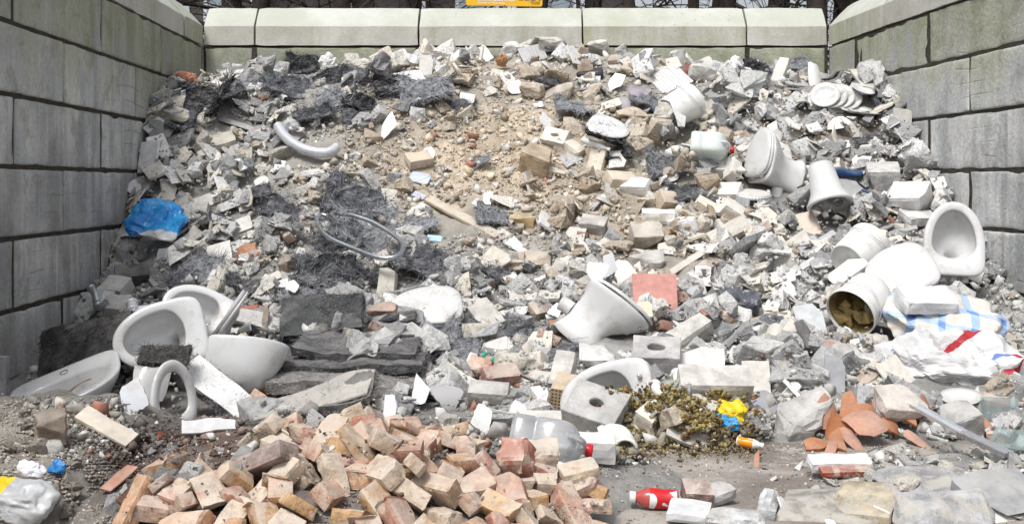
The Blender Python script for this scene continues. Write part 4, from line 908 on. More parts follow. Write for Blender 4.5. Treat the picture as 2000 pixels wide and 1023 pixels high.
S8 = sack('white_rag', 'white crumpled film beside the standing dark mats on the crest', (.16, .12, .2), plain('white_film', (.74, .74, .74), .4, var=.08, bump=.1), 48, .009, .07); put(S8, 642, 128, 0, (.1, -.7, .7), (.2, .6, .8), 1.0, (20, 28), None, 10.5)
S9 = sack('paper_bag', 'small brown crumpled paper bag on the crest', (.09, .06, .13), plain('brown_paper', (.42, .22, .11), .7, var=.15, bump=.2), 49, .007, .05); put(S9, 980, 120, 0, (.2, -.5, .8), (.2, .6, .8), 1.0, (16, 20), None, 10.5)
S10 = sack('foam_lump', 'orange-pink lump of foam in the corner by the side wall', (.20, .15, .12), plain('orange_foam', (.55, .27, .17), .9, var=.25, sc=14, bump=.4), 50, .008, .05); put(S10, 362, 156, 0, (0, -.4, .9), (.2, .8, .2), 1.0, (26, 18), None, 10.0)

# ------------------------------------------------------------------ fibre mats and tufts
def fibres(seed, n, box, L=(.05, .14), r=.0011, flat=.5, up=.3, surf=True):
    rr = np.random.default_rng(seed); b = np.array(box); P0 = rr.uniform(-.5, .5, (n, 3))*b
    if surf:                                             # keep most of them on the skin
        ax = rr.integers(0, 4, n); sg_ = rr.choice([-.5, .5], n); P0[ax >= 2, 2] = .5*b[2]; k = ax < 2; P0[k, ax[k]] = (sg_*b[np.minimum(ax, 2)])[k]
    d = rr.normal(0, 1, (n, 3)); d[:, 2] *= flat; d /= np.linalg.norm(d, axis=1)[:, None]; d[:, 2] += up*rr.uniform(0, .6, n)
    l = rr.uniform(*L, n)[:, None]; bend = rr.normal(0, .35, (n, 3)); side_ = np.cross(d, rr.normal(0, 1, (n, 3))); side_ /= np.linalg.norm(side_, axis=1)[:, None]+1e-9
    V = []; m = 4
    for k in range(m):
        f = k/(m-1)-.3; c = P0+d*l*f+bend*l*(f*f)*.8; w = r*(1-.5*abs(f))
        V += [c+side_*w, c-side_*w]
    V = np.stack(V, 1).reshape(-1, 3); base = np.arange(n)[:, None]*2*m
    Q = np.concatenate([base+np.array([2*k, 2*k+1, 2*k+3, 2*k+2]) for k in range(m-1)], 0)
    return V, Q
TUFT = []; LUMP = []
def felt(seed, nx=16, ny=11):
    """a torn, folded piece of thick fibre felt"""
    r = np.random.default_rng(seed); U_, V_ = np.meshgrid(np.linspace(-.5, .5, nx+1), np.linspace(-.5, .5, ny+1), indexing='ij'); P = np.c_[U_.ravel(), V_.ravel()*.68, np.zeros(U_.size)]
    edge = np.maximum(np.abs(U_), np.abs(V_)).ravel()*2; P[:, :2] *= (1-.22*edge*np.abs(vn(P, 6, seed)))[:, None]; P += vn3(P, 7, seed+1)*.05
    a = r.uniform(0, 6.28); q = P[:, 0]*math.cos(a)+P[:, 1]*math.sin(a)-r.uniform(-.1, .1); P[:, 2] += .55*np.abs(q)*r.choice([-.6, .8])+.10*vn(P, 3.2, seed+2)+.05*vn(P, 8, seed+3)
    t = .075*(1+.5*vn(P, 5, seed+4)); B = P.copy(); B[:, 2] -= t; n = (nx+1)*(ny+1); ii_ = np.arange(n).reshape(nx+1, ny+1); Fc = []
    for i in range(nx):
        for j in range(ny): Fc.append([ii_[i, j], ii_[i+1, j], ii_[i+1, j+1], ii_[i, j+1]]); Fc.append([n+ii_[i, j], n+ii_[i, j+1], n+ii_[i+1, j+1], n+ii_[i+1, j]])
    rim = list(ii_[:, 0])+list(ii_[-1, 1:])+list(ii_[-2::-1, -1])+list(ii_[0, -2:0:-1])
    for k in range(len(rim)): x, y = rim[k], rim[(k+1) % len(rim)]; Fc.append([y, x, n+x, n+y])
    V = np.concatenate([P, B])+vn3(np.concatenate([P, B]), 20, seed)*.014
    pts = np.concatenate([P[r.integers(0, n, 420)]+r.normal(0, .008, (420, 3)), P[np.array(rim)[r.integers(0, len(rim), 260)]]+r.normal(0, .015, (260, 3))]); m = len(pts)
    d = r.normal(0, 1, (m, 3)); d[:420, 2] *= .12; out = pts*np.array([1, 1, .2]); d[420:] += out[420:]*2.2; d /= np.linalg.norm(d, axis=1)[:, None]; l = np.r_[r.uniform(.08, .22, 420), r.uniform(.05, .17, 260)][:, None]; sd_ = np.cross(d, r.normal(0, 1, (m, 3))); sd_ /= np.linalg.norm(sd_, axis=1)[:, None]; bd = r.normal(0, .3, (m, 3)); W_ = []
    for k in range(4): f = k/3; c = pts+d*l*f+bd*l*f*f; W_ += [c+sd_*.0075*(1-.6*f), c-sd_*.0075*(1-.6*f)]
    W_ = np.stack(W_, 1).reshape(-1, 3); Q = np.concatenate([np.arange(m)[:, None]*8+np.array([2*k, 2*k+1, 2*k+3, 2*k+2]) for k in range(3)])
    return (V, Fc), (W_, Q)
for k in range(9):
    c_, f_ = felt(50+k); LUMP.append(mesh('felt', *c_, MAT['felt'])); TUFT.append(mesh('felt_fibres', *f_, MAT['fibre']))
def tuft(label, col, k):
    t = thing('fibre_tuft', label, 'fibre tuft', 'tufts of loose fibre matting'); ob('core', LUMP[k % 9], t, color=tuple(c*.8 for c in col)); ob('fibre', TUFT[k % 9], t, color=col, kind='stuff'); return t
DK, GR, LG = (.032, .034, .040), (.125, .13, .145), (.30, .31, .335)
TF = [ # px, py, width px, colour, tilt towards the viewer, where
 (590, 132, 62, DK, .7, 'standing on the crest beside white film'), (640, 150, 52, DK, .8, 'on the crest below white film'), (680, 135, 36, DK, .8, 'on the crest, tallest at its end'), (705, 148, 58, GR, .5, 'rounded and dust-topped on the crest'),
 (560, 178, 90, GR, .5, 'spread over grey rubble under the standing mats'), (630, 195, 80, LG, .6, 'with a pale smear above hanging threads'), (615, 228, 70, GR, .5, 'hanging over the curved pipe'), (700, 205, 60, DK, .6, 'in the dark gap on the upper slope'),
 (765, 170, 66, DK, .8, 'black and curly beside the white tray'), (830, 185, 90, LG, .5, 'pale topped, above the white paper scraps'), (898, 208, 58, GR, .6, 'against the white bowl near the crest'), (700, 225, 60, GR, .5, 'below the black curly tuft'),
 (400, 205, 120, DK, .6, 'rolled long and black near the corner'), (345, 240, 80, GR, .5, 'grey against the side wall'), (475, 160, 60, LG, .5, 'by the broken boards at the corner'), (450, 190, 60, GR, .5, 'between pale boards near the corner'),
 (500, 385, 60, GR, .4, 'beside the round dish shard'), (555, 420, 80, GR, .5, 'alone in the sandy rubble above the hose'), (690, 400, 110, GR, .5, 'inside the hose loop'), (745, 420, 90, LG, .5, 'behind the hose loop'), (640, 480, 110, GR, .6, 'under the hose loop'), (700, 470, 120, LG, .5, 'crossed by the hose'),
 (640, 540, 120, GR, .6, 'wide and grey below the hose'), (720, 545, 90, DK, .6, 'beside the beige block with a hole'), (590, 590, 80, LG, .5, 'pale above the dark fibre mat'), (820, 520, 110, GR, .5, 'above the dusty toilet lid'), (822, 442, 58, LG, .5, 'below the plank'), (960, 425, 60, LG, .4, 'under the hook-shaped white porcelain'),
 (370, 530, 110, LG, .6, 'pale beside the dark blocks by the wall'), (345, 548, 60, GR, .5, 'above the toilet with its lid'), (470, 560, 60, GR, .4, 'behind the toilet with its lid'), (1180, 268, 70, DK, .4, 'black on the white lid'), (1200, 295, 60, DK, .4, 'under the sealant tube'),
 (1075, 165, 50, GR, .4, 'below the large stones of the crest'), (1085, 95, 40, GR, .6, 'wrapped over a stone on the crest'), (1340, 380, 60, GR, .6, 'bent up beside the sand-coloured block'), (1300, 330, 80, LG, .4, 'grey beside the pale green canister'), (1425, 320, 60, GR, .4, 'in front of the pale green canister'),
 (1480, 130, 50, DK, .8, 'standing tall at the end of the crest'), (1465, 160, 60, GR, .6, 'below the tall dark tuft of the crest'), (1560, 130, 50, LG, .6, 'against the curved porcelain of the corner'), (1675, 155, 40, GR, .6, 'behind the oval dish'), (1730, 205, 46, GR, .8, 'at the side wall beside the plates'),
 (1260, 205, 60, LG, .4, 'pale near the purple tiles'), (1120, 215, 70, LG, .4, 'pale in the sand below the crest'), (940, 318, 34, LG, .4, 'small and round in the sand'), (910, 640, 80, GR, .4, 'below the dusty toilet lid'), (1025, 640, 100, GR, .4, 'beside the broken toilet foot'), (860, 660, 80, LG, .4, 'at the end of the stacked mats'), (890, 690, 90, LG, .4, 'pale above the small red bricks'),
 (1090, 690, 90, GR, .4, 'streaming beside the grey stones'), (975, 545, 70, GR, .4, 'below the flat tan slab'), (1700, 280, 50, GR, .4, 'below the plates at the wall'), (415, 430, 50, GR, .4, 'beside the blue bag'), (460, 330, 60, LG, .4, 'in the grey grit of the upper slope'),
]
for k, (px, py, w, col, tl, where) in enumerate(TF):
    p = hit(px, py, .02); s = w*p[1]/F; shade_ = 'black' if col is DK else 'grey' if col is GR else 'pale grey'
    t = tuft(shade_+' fibre tuft '+where, tuple(np.array(col)*U(.8, 1.25)), k)
    put(t, px, py, .05, (U(-.4, .4), -tl*1.15, 1-.5*tl), (U(-.5, .5), 1, .4), s*1.05, (w*.42, w*.22), None, r=s*.35, lift=.25)
def fibre_mat(label, size, col, n, seed, top=None):
    t = thing('fibre_mat', label, 'fibre mat', 'thick fibre insulation mats'); sz = np.array(size)
    V, Fc = boxg(sz, (max(6, int(sz[0]/.025)), max(4, int(sz[1]/.03)), 3)); V = V+vn3(V, 30, seed)*.008+vn3(V, 9, seed)*.012; V[:, 2] += .03*vn(V*np.array([1, 1, 0]), 4, seed+3)*1.0
    part('core', V, Fc, MAT['matcore'], t, False, color=tuple(c*.9 for c in col))
    V, Q = fibres(seed, n, sz*1.0, (.015, .05), .0009, .28, .06); V[:, 2] += .03*vn(V*np.array([1, 1, 0]), 4, seed+3); part('fibre', V, Q, MAT['fibre'], t, False, color=tuple(c*1.5 for c in col), kind='stuff')
    if top is not None:
        V, Fc = boxg((sz[0]*.97, sz[1]*.95, .006), (16, 8, 1)); V = V+vn3(V, 14, seed+1)*.006; V[:, 2] += .03*vn(V*np.array([1, 1, 0]), 4, seed+3)+sz[2]/2+.004; part('plaster_face', V, Fc, MAT['plaster'], t, False, color=top)
    return t
FM = [ # px, py, depth, size, zdir, ydir, colour, fibres, top, label, ellipse
 (168, 680, 6.0, (.48, .32, .04), (-.22, -.72, .66), (-.15, .72, .66), (.022, .022, .024), 2600, None, 'black fibre mat leaning at the foot of the side wall', (92, 46)),
 (630, 616, 6.45, (.44, .26, .06), (-.10, -.70, .70), (-.08, .70, .70), (.05, .055, .06), 3200, None, 'dark grey fibre mat facing out on top of the stack', (80, 36)),
 (752, 660, 6.45, (.42, .24, .03), (.10, -.10, .98), (0, 1, .1), (.16, .16, .17), 1500, (.5, .48, .45), 'thin fibre mat with plaster crumbs jutting beside the dusty lid', (82, 14)),
 (700, 676, 6.2, (.62, .34, .045), (.06, -.15, .98), (.02, .98, .15), (.10, .10, .105), 2200, None, 'dark fibre mat with pale crumbs in the middle of the stack', (130, 34)),
 (690, 708, 6.15, (.74, .36, .04), (-.02, -.07, .99), (.03, .99, .07), (.075, .075, .078), 2000, None, 'thin dark fibre mat below the crumb-covered one', (150, 24)),
 (688, 738, 5.95, (.76, .40, .06), (.03, -.14, .98), (.04, .98, .14), (.25, .24, .23), 3200, None, 'grey dusty fibre mat with frayed edge near the bottom of the stack', (152, 34)),
 (618, 782, 5.75, (.46, .20, .028), (-.30, -.15, .94), (.1, .98, .15), (.14, .135, .13), 1500, (.4, .38, .35), 'narrow fibre mat tilted at the bottom of the stack', (85, 22)),
 (428, 765, 5.5, (.42, .17, .04), (.42, -.52, .74), (.45, .82, .32), (.13, .13, .14), 1500, (.80, .80, .80), 'white-faced fibre board slanting down over the dark gap', (80, 42)),
 (322, 698, 5.45, (.22, .10, .035), (.1, -.55, .8), (0, .8, .55), (.05, .05, .05), 1300, None, 'small dark fibre strip lying across the wall-hung toilet', (44, 14)),
 (510, 628, 6.5, (.30, .16, .03), (.1, -.3, .95), (.2, .95, .3), (.16, .16, .16), 1100, (.5, .49, .48), 'grey fibre mat beside the red stone', (50, 16)),
 (770, 625, 6.7, (.24, .14, .03), (-.1, -.4, .9), (.0, .9, .4), (.10, .10, .105), 900, None, 'short dark fibre mat behind the stack', (36, 14)),
]
for i, (px, py, dep, size, zd, yd, col, n, top, lab, el) in enumerate(FM):
    t = fibre_mat(lab, size, col, n, 800+i, top); put(t, px, py, 0, zd, yd, 1.0, el, 'the stacked fibre mats' if i == 3 else 'the black fibre mat' if i == 0 else 'the white-faced board' if i == 7 else None, dep, r=.18, lift=.05, clear=None if i in (0, 7, 8) else .05)

# ------------------------------------------------------------------ blocks, slabs, planks, tiles that stand out
WH, CR, GY, SA = (.70, .70, .70), (.66, .59, .50), (.40, .395, .39), (.52, .42, .32)
def solid(name, label, cat, size, mat, col, seed, amt=.006, cuts=(), smooth=False, group=None, cell=.03):
    sz = np.array(size); n = tuple(max(2, int(s/cell)) for s in sz); V, Fc = boxg(sz, n); V = wear(V, sz, amt, seed, .9/max(sz)*4)
    for nrm, d in cuts: V = breakoff(V, nrm, d, seed+3, .010)
    return ob(name, mesh(name, V, Fc, MAT[mat], smooth), None, label, cat, group, color=col)
def holed(name, label, size, hr, mat, col, seed, group=None):
    """block pierced by an oval grip hole"""
    sx, sy, sz = size; n = 48; a = np.linspace(0, 2*math.pi, n, endpoint=False)
    def rect(z, s=1.0):
        c, q = np.cos(a), np.sin(a); k = 1/np.maximum(np.abs(c), np.abs(q)); return np.c_[c*k*sx/2*s, q*k*sy/2*s, np.full(n, z)]
    def ov(z, s=1.0): return np.c_[hr[0]*s*np.cos(a), hr[1]*s*np.sin(a), np.full(n, z)]
    e = .004
    R = [rect(-sz/2, .97), rect(-sz/2+e), rect(-sz*.2), rect(sz*.2), rect(sz/2-e), rect(sz/2, .975), ov(sz/2, 1.12), ov(sz/2-.006), ov(0), ov(-sz/2)]
    V, Fc = loft(R, True, False, False); Fc += [[9*n+i, 9*n+(i+1) % n, (i+1) % n, i] for i in range(n)]
    V = V+vn3(V, 25, seed)*.0025
    return ob(name, mesh(name, V, Fc, MAT[mat]), None, label, 'block', group, color=col)
BK = [ # px, py, c, size, zdir, ydir, mat, colour, hole, cuts, label
 (1088, 272, .07, (.22, .13, .12), (-.35, -.75, .55), (.5, .55, .55), 'plaster', (.72, .68, .62), (.035, .016), (), 'white sand-lime block with a grip hole in the middle of the sand'),
 (1112, 290, .05, (.22, .12, .12), (.35, -.55, .75), (.5, .7, .3), 'plaster', (.70, .65, .57), None, (), 'cream block against the white grip-hole block'),
 (1050, 316, .08, (.24, .20, .18), (.2, -.5, .85), (.4, .8, .4), 'stone', (.42, .32, .22), None, (((1, .3, .2), .10),), 'large tan broken stone below the white grip-hole block'),
 (1165, 318, .05, (.13, .24, .09), (-.2, -.85, .45), (.25, .35, .88), 'plaster', (.68, .60, .50), None, (), 'tall cream block leaning in the sand'),
 (1212, 352, .05, (.24, .13, .10), (.3, -.5, .8), (-.4, .8, .45), 'plaster', (.64, .55, .45), None, (), 'cream block below the tall leaning block'),
 (1240, 365, .05, (.24, .12, .10), (-.3, -.55, .8), (.45, .75, .45), 'plaster', (.76, .75, .73), None, (), 'white block beside the bent-up fibre piece'),
 (1305, 393, .06, (.17, .14, .11), (.35, -.6, .7), (-.3, .75, .5), 'plaster', (.56, .46, .36), None, (), 'sand-coloured half block by the bent-up fibre piece'),
 (1286, 424, .04, (.24, .10, .10), (.0, -.3, .95), (.05, .95, .3), 'plaster', (.78, .75, .70), None, (), 'white block lying level in the sandy rubble'),
 (1395, 330, .05, (.22, .15, .10), (-.15, -.55, .82), (.3, .8, .5), 'concrete', (.58, .57, .55), (.035, .014), (), 'grey-white grip-hole block below the pale green canister'),
 (1424, 455, .05, (.30, .13, .09), (-.25, -.80, .55), (-.4, .5, .78), 'plaster', (.56, .53, .48), None, (), 'long grey block with small dark pits on the slope'),
 (1378, 408, .05, (.18, .13, .11), (.4, -.5, .75), (.3, .8, .4), 'plaster', (.70, .64, .56), None, (), 'cream block between the white blocks of the slope'),
 (1424, 378, .05, (.20, .13, .12), (-.4, -.6, .7), (.4, .6, .6), 'plaster', (.72, .69, .64), None, (), 'white block above the round metal tin'),
 (1432, 415, .05, (.20, .13, .12), (.5, -.55, .65), (.2, .8, .5), 'plaster', (.74, .70, .64), None, (), 'cream-white block below the round metal tin'),
 (1165, 805, .08, (.24, .20, .13), (-.05, -.60, .80), (.45, .72, .5), 'concrete', (.42, .415, .41), (.030, .022), (), 'grey concrete block with an oval hole in front of the white toilet'),
 (1282, 698, .07, (.24, .20, .13), (-.05, -.42, .90), (.15, .9, .4), 'concrete', (.44, .43, .43), (.045, .032), (), 'grey concrete block with a round hole below the pink tile'),
 (1345, 652, .06, (.28, .12, .10), (-.25, -.55, .80), (-.55, .65, .5), 'concrete', (.52, .51, .48), None, (), 'long grey block tilted beside the pink tile'),
 (1160, 873, .05, (.16, .10, .09), (.02, -.25, .95), (.05, .95, .25), 'plaster', (.76, .75, .74), None, (), 'white worn brick beside the pipe elbow'),
 (1065, 830, .05, (.26, .10, .10), (.02, -.6, .8), (.02, .8, .6), 'plaster', (.60, .58, .55), None, (), 'pale grey block behind the clear canister'),
 (1778, 390, .10, (.28, .22, .19), (-.35, -.45, .82), (.55, .75, .4), 'plaster', (.70, .69, .69), None, (((.8, -.3, -.2), .12),), 'large white block by the side wall above the tilted toilet'),
 (1724, 345, .08, (.24, .20, .17), (-.1, -.4, .9), (.2, .9, .4), 'concrete', (.54, .53, .52), None, (((-1, -.2, -.3), .10),), 'grey-white broken block by the side wall near the blue shoes'),
 (1808, 590, .07, (.30, .20, .11), (.08, -.42, .90), (-.1, .9, .42), 'plaster', (.72, .72, .73), None, (((.1, -.4, -1), .05),), 'white block under the toilet lid beside the checked bag'),
 (1800, 428, .05, (.28, .20, .07), (.1, -.35, .93), (-.2, .9, .35), 'concrete', (.60, .60, .60), None, (((.2, -.8, 0), .06),), 'flat white slab below the large white block by the wall'),
 (228, 565, .06, (.18, .15, .12), (-.1, -.55, .82), (.3, .8, .5), 'plaster', (.60, .58, .55), None, (), 'beige block on top of another by the chrome tap'),
 (232, 602, .06, (.18, .14, .13), (-.25, -.55, .8), (.4, .75, .5), 'plaster', (.55, .535, .51), None, (), 'beige cube block beside the chrome tap'),
 (258, 540, .05, (.22, .16, .12), (.1, -.5, .85), (-.3, .8, .5), 'concrete', (.07, .068, .066), None, (), 'dark stove block by the side wall below the blue bag'),
 (757, 553, .06, (.12, .20, .09), (-.15, -.90, .40), (.05, .4, .92), 'plaster', (.52, .49, .44), (.010, .010), (((.4, 1, 0), .085),), 'upright beige block with a small hole above the dusty toilet lid'),
 (818, 312, .05, (.20, .14, .08), (.1, -.55, .83), (-.4, .7, .5), 'plaster', (.56, .47, .37), None, (), 'sand-coloured block beside the white porcelain strip'),
 (1525, 140, .06, (.10, .26, .09), (-.3, -.85, .45), (.35, .25, .9), 'plaster', (.74, .71, .66), None, (), 'long white block standing at the end of the crest'),
 (428, 280, .05, (.26, .16, .08), (-.1, -.6, .8), (-.35, .7, .55), 'concrete', (.48, .44, .38), None, (), 'grey-tan slab under paper scraps near the side wall'),
 (950, 620, .05, (.15, .26, .08), (-.15, -.6, .78), (-.45, .65, .55), 'concrete', (.48, .46, .43), None, (), 'long grey block beside the dusty toilet lid'),
 (1100, 725, .05, (.11, .20, .09), (-.2, -.75, .62), (.25, .6, .75), 'concrete', (.55, .53, .50), None, (), 'upright grey block above the broken basin rim'),
 (955, 768, .05, (.20, .11, .09), (0, -.5, .85), (.1, .85, .5), 'concrete', (.46, .45, .43), None, (), 'grey concrete brick above the small red bricks'),
 (1395, 750, .05, (.32, .14, .12), (0, -.55, .82), (.02, .82, .55), 'concrete', (.58, .56, .53), None, (((-.6, -.2, -.8), .12),), 'long grey-white block above the foam muck'),
 (1535, 640, .05, (.08, .10, .06), (0, -.5, .8), (.5, .5, .5), 'concrete', (.4, .4, .4), None, (), 'small grey block beside the dark bag'),
 (1362, 965, .05, (.11, .09, .075), (.05, -.4, .9), (.0, .9, .4), 'brick', (.30, .20, .18), None, (((1, .2, 0), .05),), 'purple-brown half brick beside the red bottle'),
 (1402, 962, .04, (.12, .08, .05), (-.1, -.4, .9), (-.4, .8, .4), 'concrete', (.46, .45, .45), None, (((.8, .3, .2), .06),), 'grey stone touching the purple-brown half brick'),
 (1345, 1000, .03, (.14, .13, .04), (.0, -.15, .98), (.3, .95, .1), 'plaster', (.66, .67, .69), None, (), 'square pale grey tile slab below the red bottle'),
 (1640, 903, .04, (.24, .09, .05), (.0, -.3, .95), (-.05, .95, .3), 'plaster', (.78, .78, .79), None, (), 'white plaster bar on top of a red brick at the edge of the floor'),
 (1650, 918, .02, (.20, .08, .035), (.0, -.3, .95), (-.05, .95, .3), 'brick', (.36, .10, .06), None, (), 'flat red brick under the white plaster bar'),
]
for i, (px, py, c, size, zd, yd, mt, col, hl, cuts, lab) in enumerate(BK):
    o = holed('block', lab, size, hl, mt, col, 40+i) if hl and not cuts else solid('stone' if 'stone' in lab and 'block' not in lab else 'brick' if 'brick' in lab and 'block' not in lab else 'block', lab, 'stone' if 'stone' in lab and 'block' not in lab else 'brick' if mt == 'brick' else 'block', size, mt, col, 40+i, .007, cuts)
    p = hit(px, py, c); w = max(size)*F/p[1]
    put(o, px, py, c, zd, yd, 1.0, (w*.44, w*.30), 'the white grip-hole block' if i == 0 else 'the oval-hole block' if i == 13 else 'the round-hole block' if i == 14 else 'the large white block' if i == 18 else None, r=max(size)*.4, lift=.15)
# perforated clay brick
t = thing('perforated_brick', 'cream clay brick with rows of holes in its end by the broken basin', 'brick')
nx_, nz_, w_, h_ = 8, 6, .135, .105; V = []; Fc = []
for i in range(nx_):
    for k in range(nz_):
        x0, x1, z0, z1 = -w_/2+w_*i/nx_, -w_/2+w_*(i+1)/nx_, -h_/2+h_*k/nz_, -h_/2+h_*(k+1)/nz_; cx_, cz_ = (x0+x1)/2, (z0+z1)/2; a, b_ = w_/nx_*.40, h_/nz_*.40; q = len(V)
        V += [(x0, 0, z0), (x1, 0, z0), (x1, 0, z1), (x0, 0, z1), (cx_-a, 0, cz_), (cx_, 0, cz_-b_), (cx_+a, 0, cz_), (cx_, 0, cz_+b_), (cx_-a, .035, cz_), (cx_, .035, cz_-b_), (cx_+a, .035, cz_), (cx_, .035, cz_+b_)]
        Fc += [[q, q+1, q+5], [q+1, q+2, q+6], [q+2, q+3, q+7], [q+3, q, q+4], [q, q+5, q+4], [q+1, q+6, q+5], [q+2, q+7, q+6], [q+3, q+4, q+7]]+[[q+4+j, q+4+(j+1) % 4, q+8+(j+1) % 4, q+8+j] for j in range(4)]+[[q+8, q+9, q+10, q+11]]
part('perforated_face', V, Fc, MAT['terracotta'], t, color=(.50, .37, .24))
V, Fc = boxg((w_+.004, .16, h_+.004), (8, 8, 6)); V = V+vn3(V, 25, 4)*.003; V[:, 1] += .08; Fc = [f for f in Fc if not all(V[i][1] < .006 for i in f)]; part('body', V, Fc, MAT['terracotta'], t, color=(.52, .40, .28))
put(t, 1103, 783, .05, (.06, -.35, .93), (.25, .93, .35), 1.0, (38, 26), 'the perforated brick')
# planks and boards
PK = [(905, 427, 9.0, 8.2, 835, 388, 975, 462, .085, .03, (.50, .43, .34), 'pale wooden plank lying across the sandy slope'), (207, 833, 5.3, 4.95, 158, 805, 258, 862, .075, .02, (.62, .55, .46), 'pale board on the earth heap below the washbasin'),
      (1330, 520, 7.6, 7.3, 1290, 545, 1388, 482, .06, .012, (.60, .56, .50), 'long pale tile strip leaning above the pink tile'), (240, 945, 4.6, 4.2, 205, 958, 260, 910, .045, .012, (.36, .15, .09), 'reddish-brown strip of wood in the dark soil'),
      (462, 905, 4.5, 4.3, 436, 935, 488, 868, .05, .012, (.13, .13, .14), 'grey slate strip standing in the dark soil'), (280, 525, 7.9, 7.4, 252, 497, 305, 560, .035, .02, (.20, .20, .20), 'dark metal bar leaning on the stove block'), (455, 245, 9.4, 9.2, 430, 232, 505, 256, .07, .012, (.25, .25, .26), 'dark slate strip beside the paper scraps'),
      (250, 612, 6.7, 6.4, 232, 588, 262, 625, .02, .006, (.5, .42, .3), 'thin wooden lath by the beige blocks')]
for i, (px, py, d0, d1, x0, y0, x1, y1, wd, th, col, lab) in enumerate(PK):
    a = hit(x0, y0, .03); b_ = hit(x1, y1, .03); L = np.linalg.norm(b_-a); d = (b_-a)/L; c_ = (a+b_)/2
    o = solid('plank' if 'plank' in lab or 'board' in lab or 'wood' in lab else 'strip', lab, 'plank' if 'wood' in lab or 'board' in lab else 'strip', (L, wd, th), 'wood' if i < 2 or i in (3, 7) else 'tile' if i == 2 else 'slate', col, 600+i, .003, cell=.04)
    z_ = np.cross(d, np.cross((0, -.45, .9), d)); o.matrix_world = T(*c_) @ frame(z_, np.cross(z_, d)); HERO.append((px, py, abs(x1-x0)*.42, abs(y1-y0)*.35+6, c_[1], 'the wooden plank' if i == 0 else 'the pale board' if i == 1 else None))
# aluminium strip
a = px3(1785, 832, 5.05); b_ = px3(1975, 935, 4.35); a[2] = max(a[2], .16); b_[2] = .09; d = b_-a; L = np.linalg.norm(d); d /= L
t = thing('aluminium_strip', 'bent aluminium profile lying over broken slate at the edge of the floor', 'metal strip')
V, Fc = prism([(-.022, 0), (.022, 0), (.022, .014), (.019, .014), (.019, .003), (-.019, .003), (-.019, .014), (-.022, .014)], L*.56); o = part('profile', V, Fc, MAT['metal'], t); o.matrix_local = T(0, 0, -L*.22)
V, Fc = prism([(-.024, 0), (.024, 0), (.024, .016), (-.024, .016)], L*.46); o = part('profile', V, Fc, MAT['chrome'], t); o.matrix_local = T(0, .004, L*.26) @ RX(-3)
for k in range(5): V, Fc = boxg((.003, .004, L*.44)); part('groove_rib', V, Fc, MAT['metal'], o).location = (-.016+.008*k, .018, 0)
z_ = Vector((0, -.25, 1)); t.matrix_world = T(*((a+b_)/2)) @ frame(d, z_); HERO.append((1880, 884, 95, 30, 4.7, 'the aluminium strip'))
# glass panes
MAT['glass'] = plain('greenish_glass', (.62, .74, .73), .06, var=.03, trans=.85, bump=0, spec=.6)
for px, py, sz, zd, yd, lab in ((1950, 800, (.18, .15), (-.25, -.55, .78), (.3, .75, .55), 'large greenish glass pane leaning below the red-striped sack'), (1975, 858, (.16, .11), (-.3, -.5, .8), (.5, .7, .4), 'pale glass pane at the edge of the broken slate')):
    V, Fc = prism([(-sz[0]/2, -sz[1]/2), (sz[0]/2, -sz[1]/2*.8), (sz[0]/2*.9, sz[1]/2), (-sz[0]*.42, sz[1]*.46)], .005); o = ob('glass_pane', mesh('glass_pane', V, Fc, MAT['glass']), None, lab, 'glass'); put(o, px, py, .06, zd, yd, 1.0, (sz[0]*180, sz[1]*120), None)
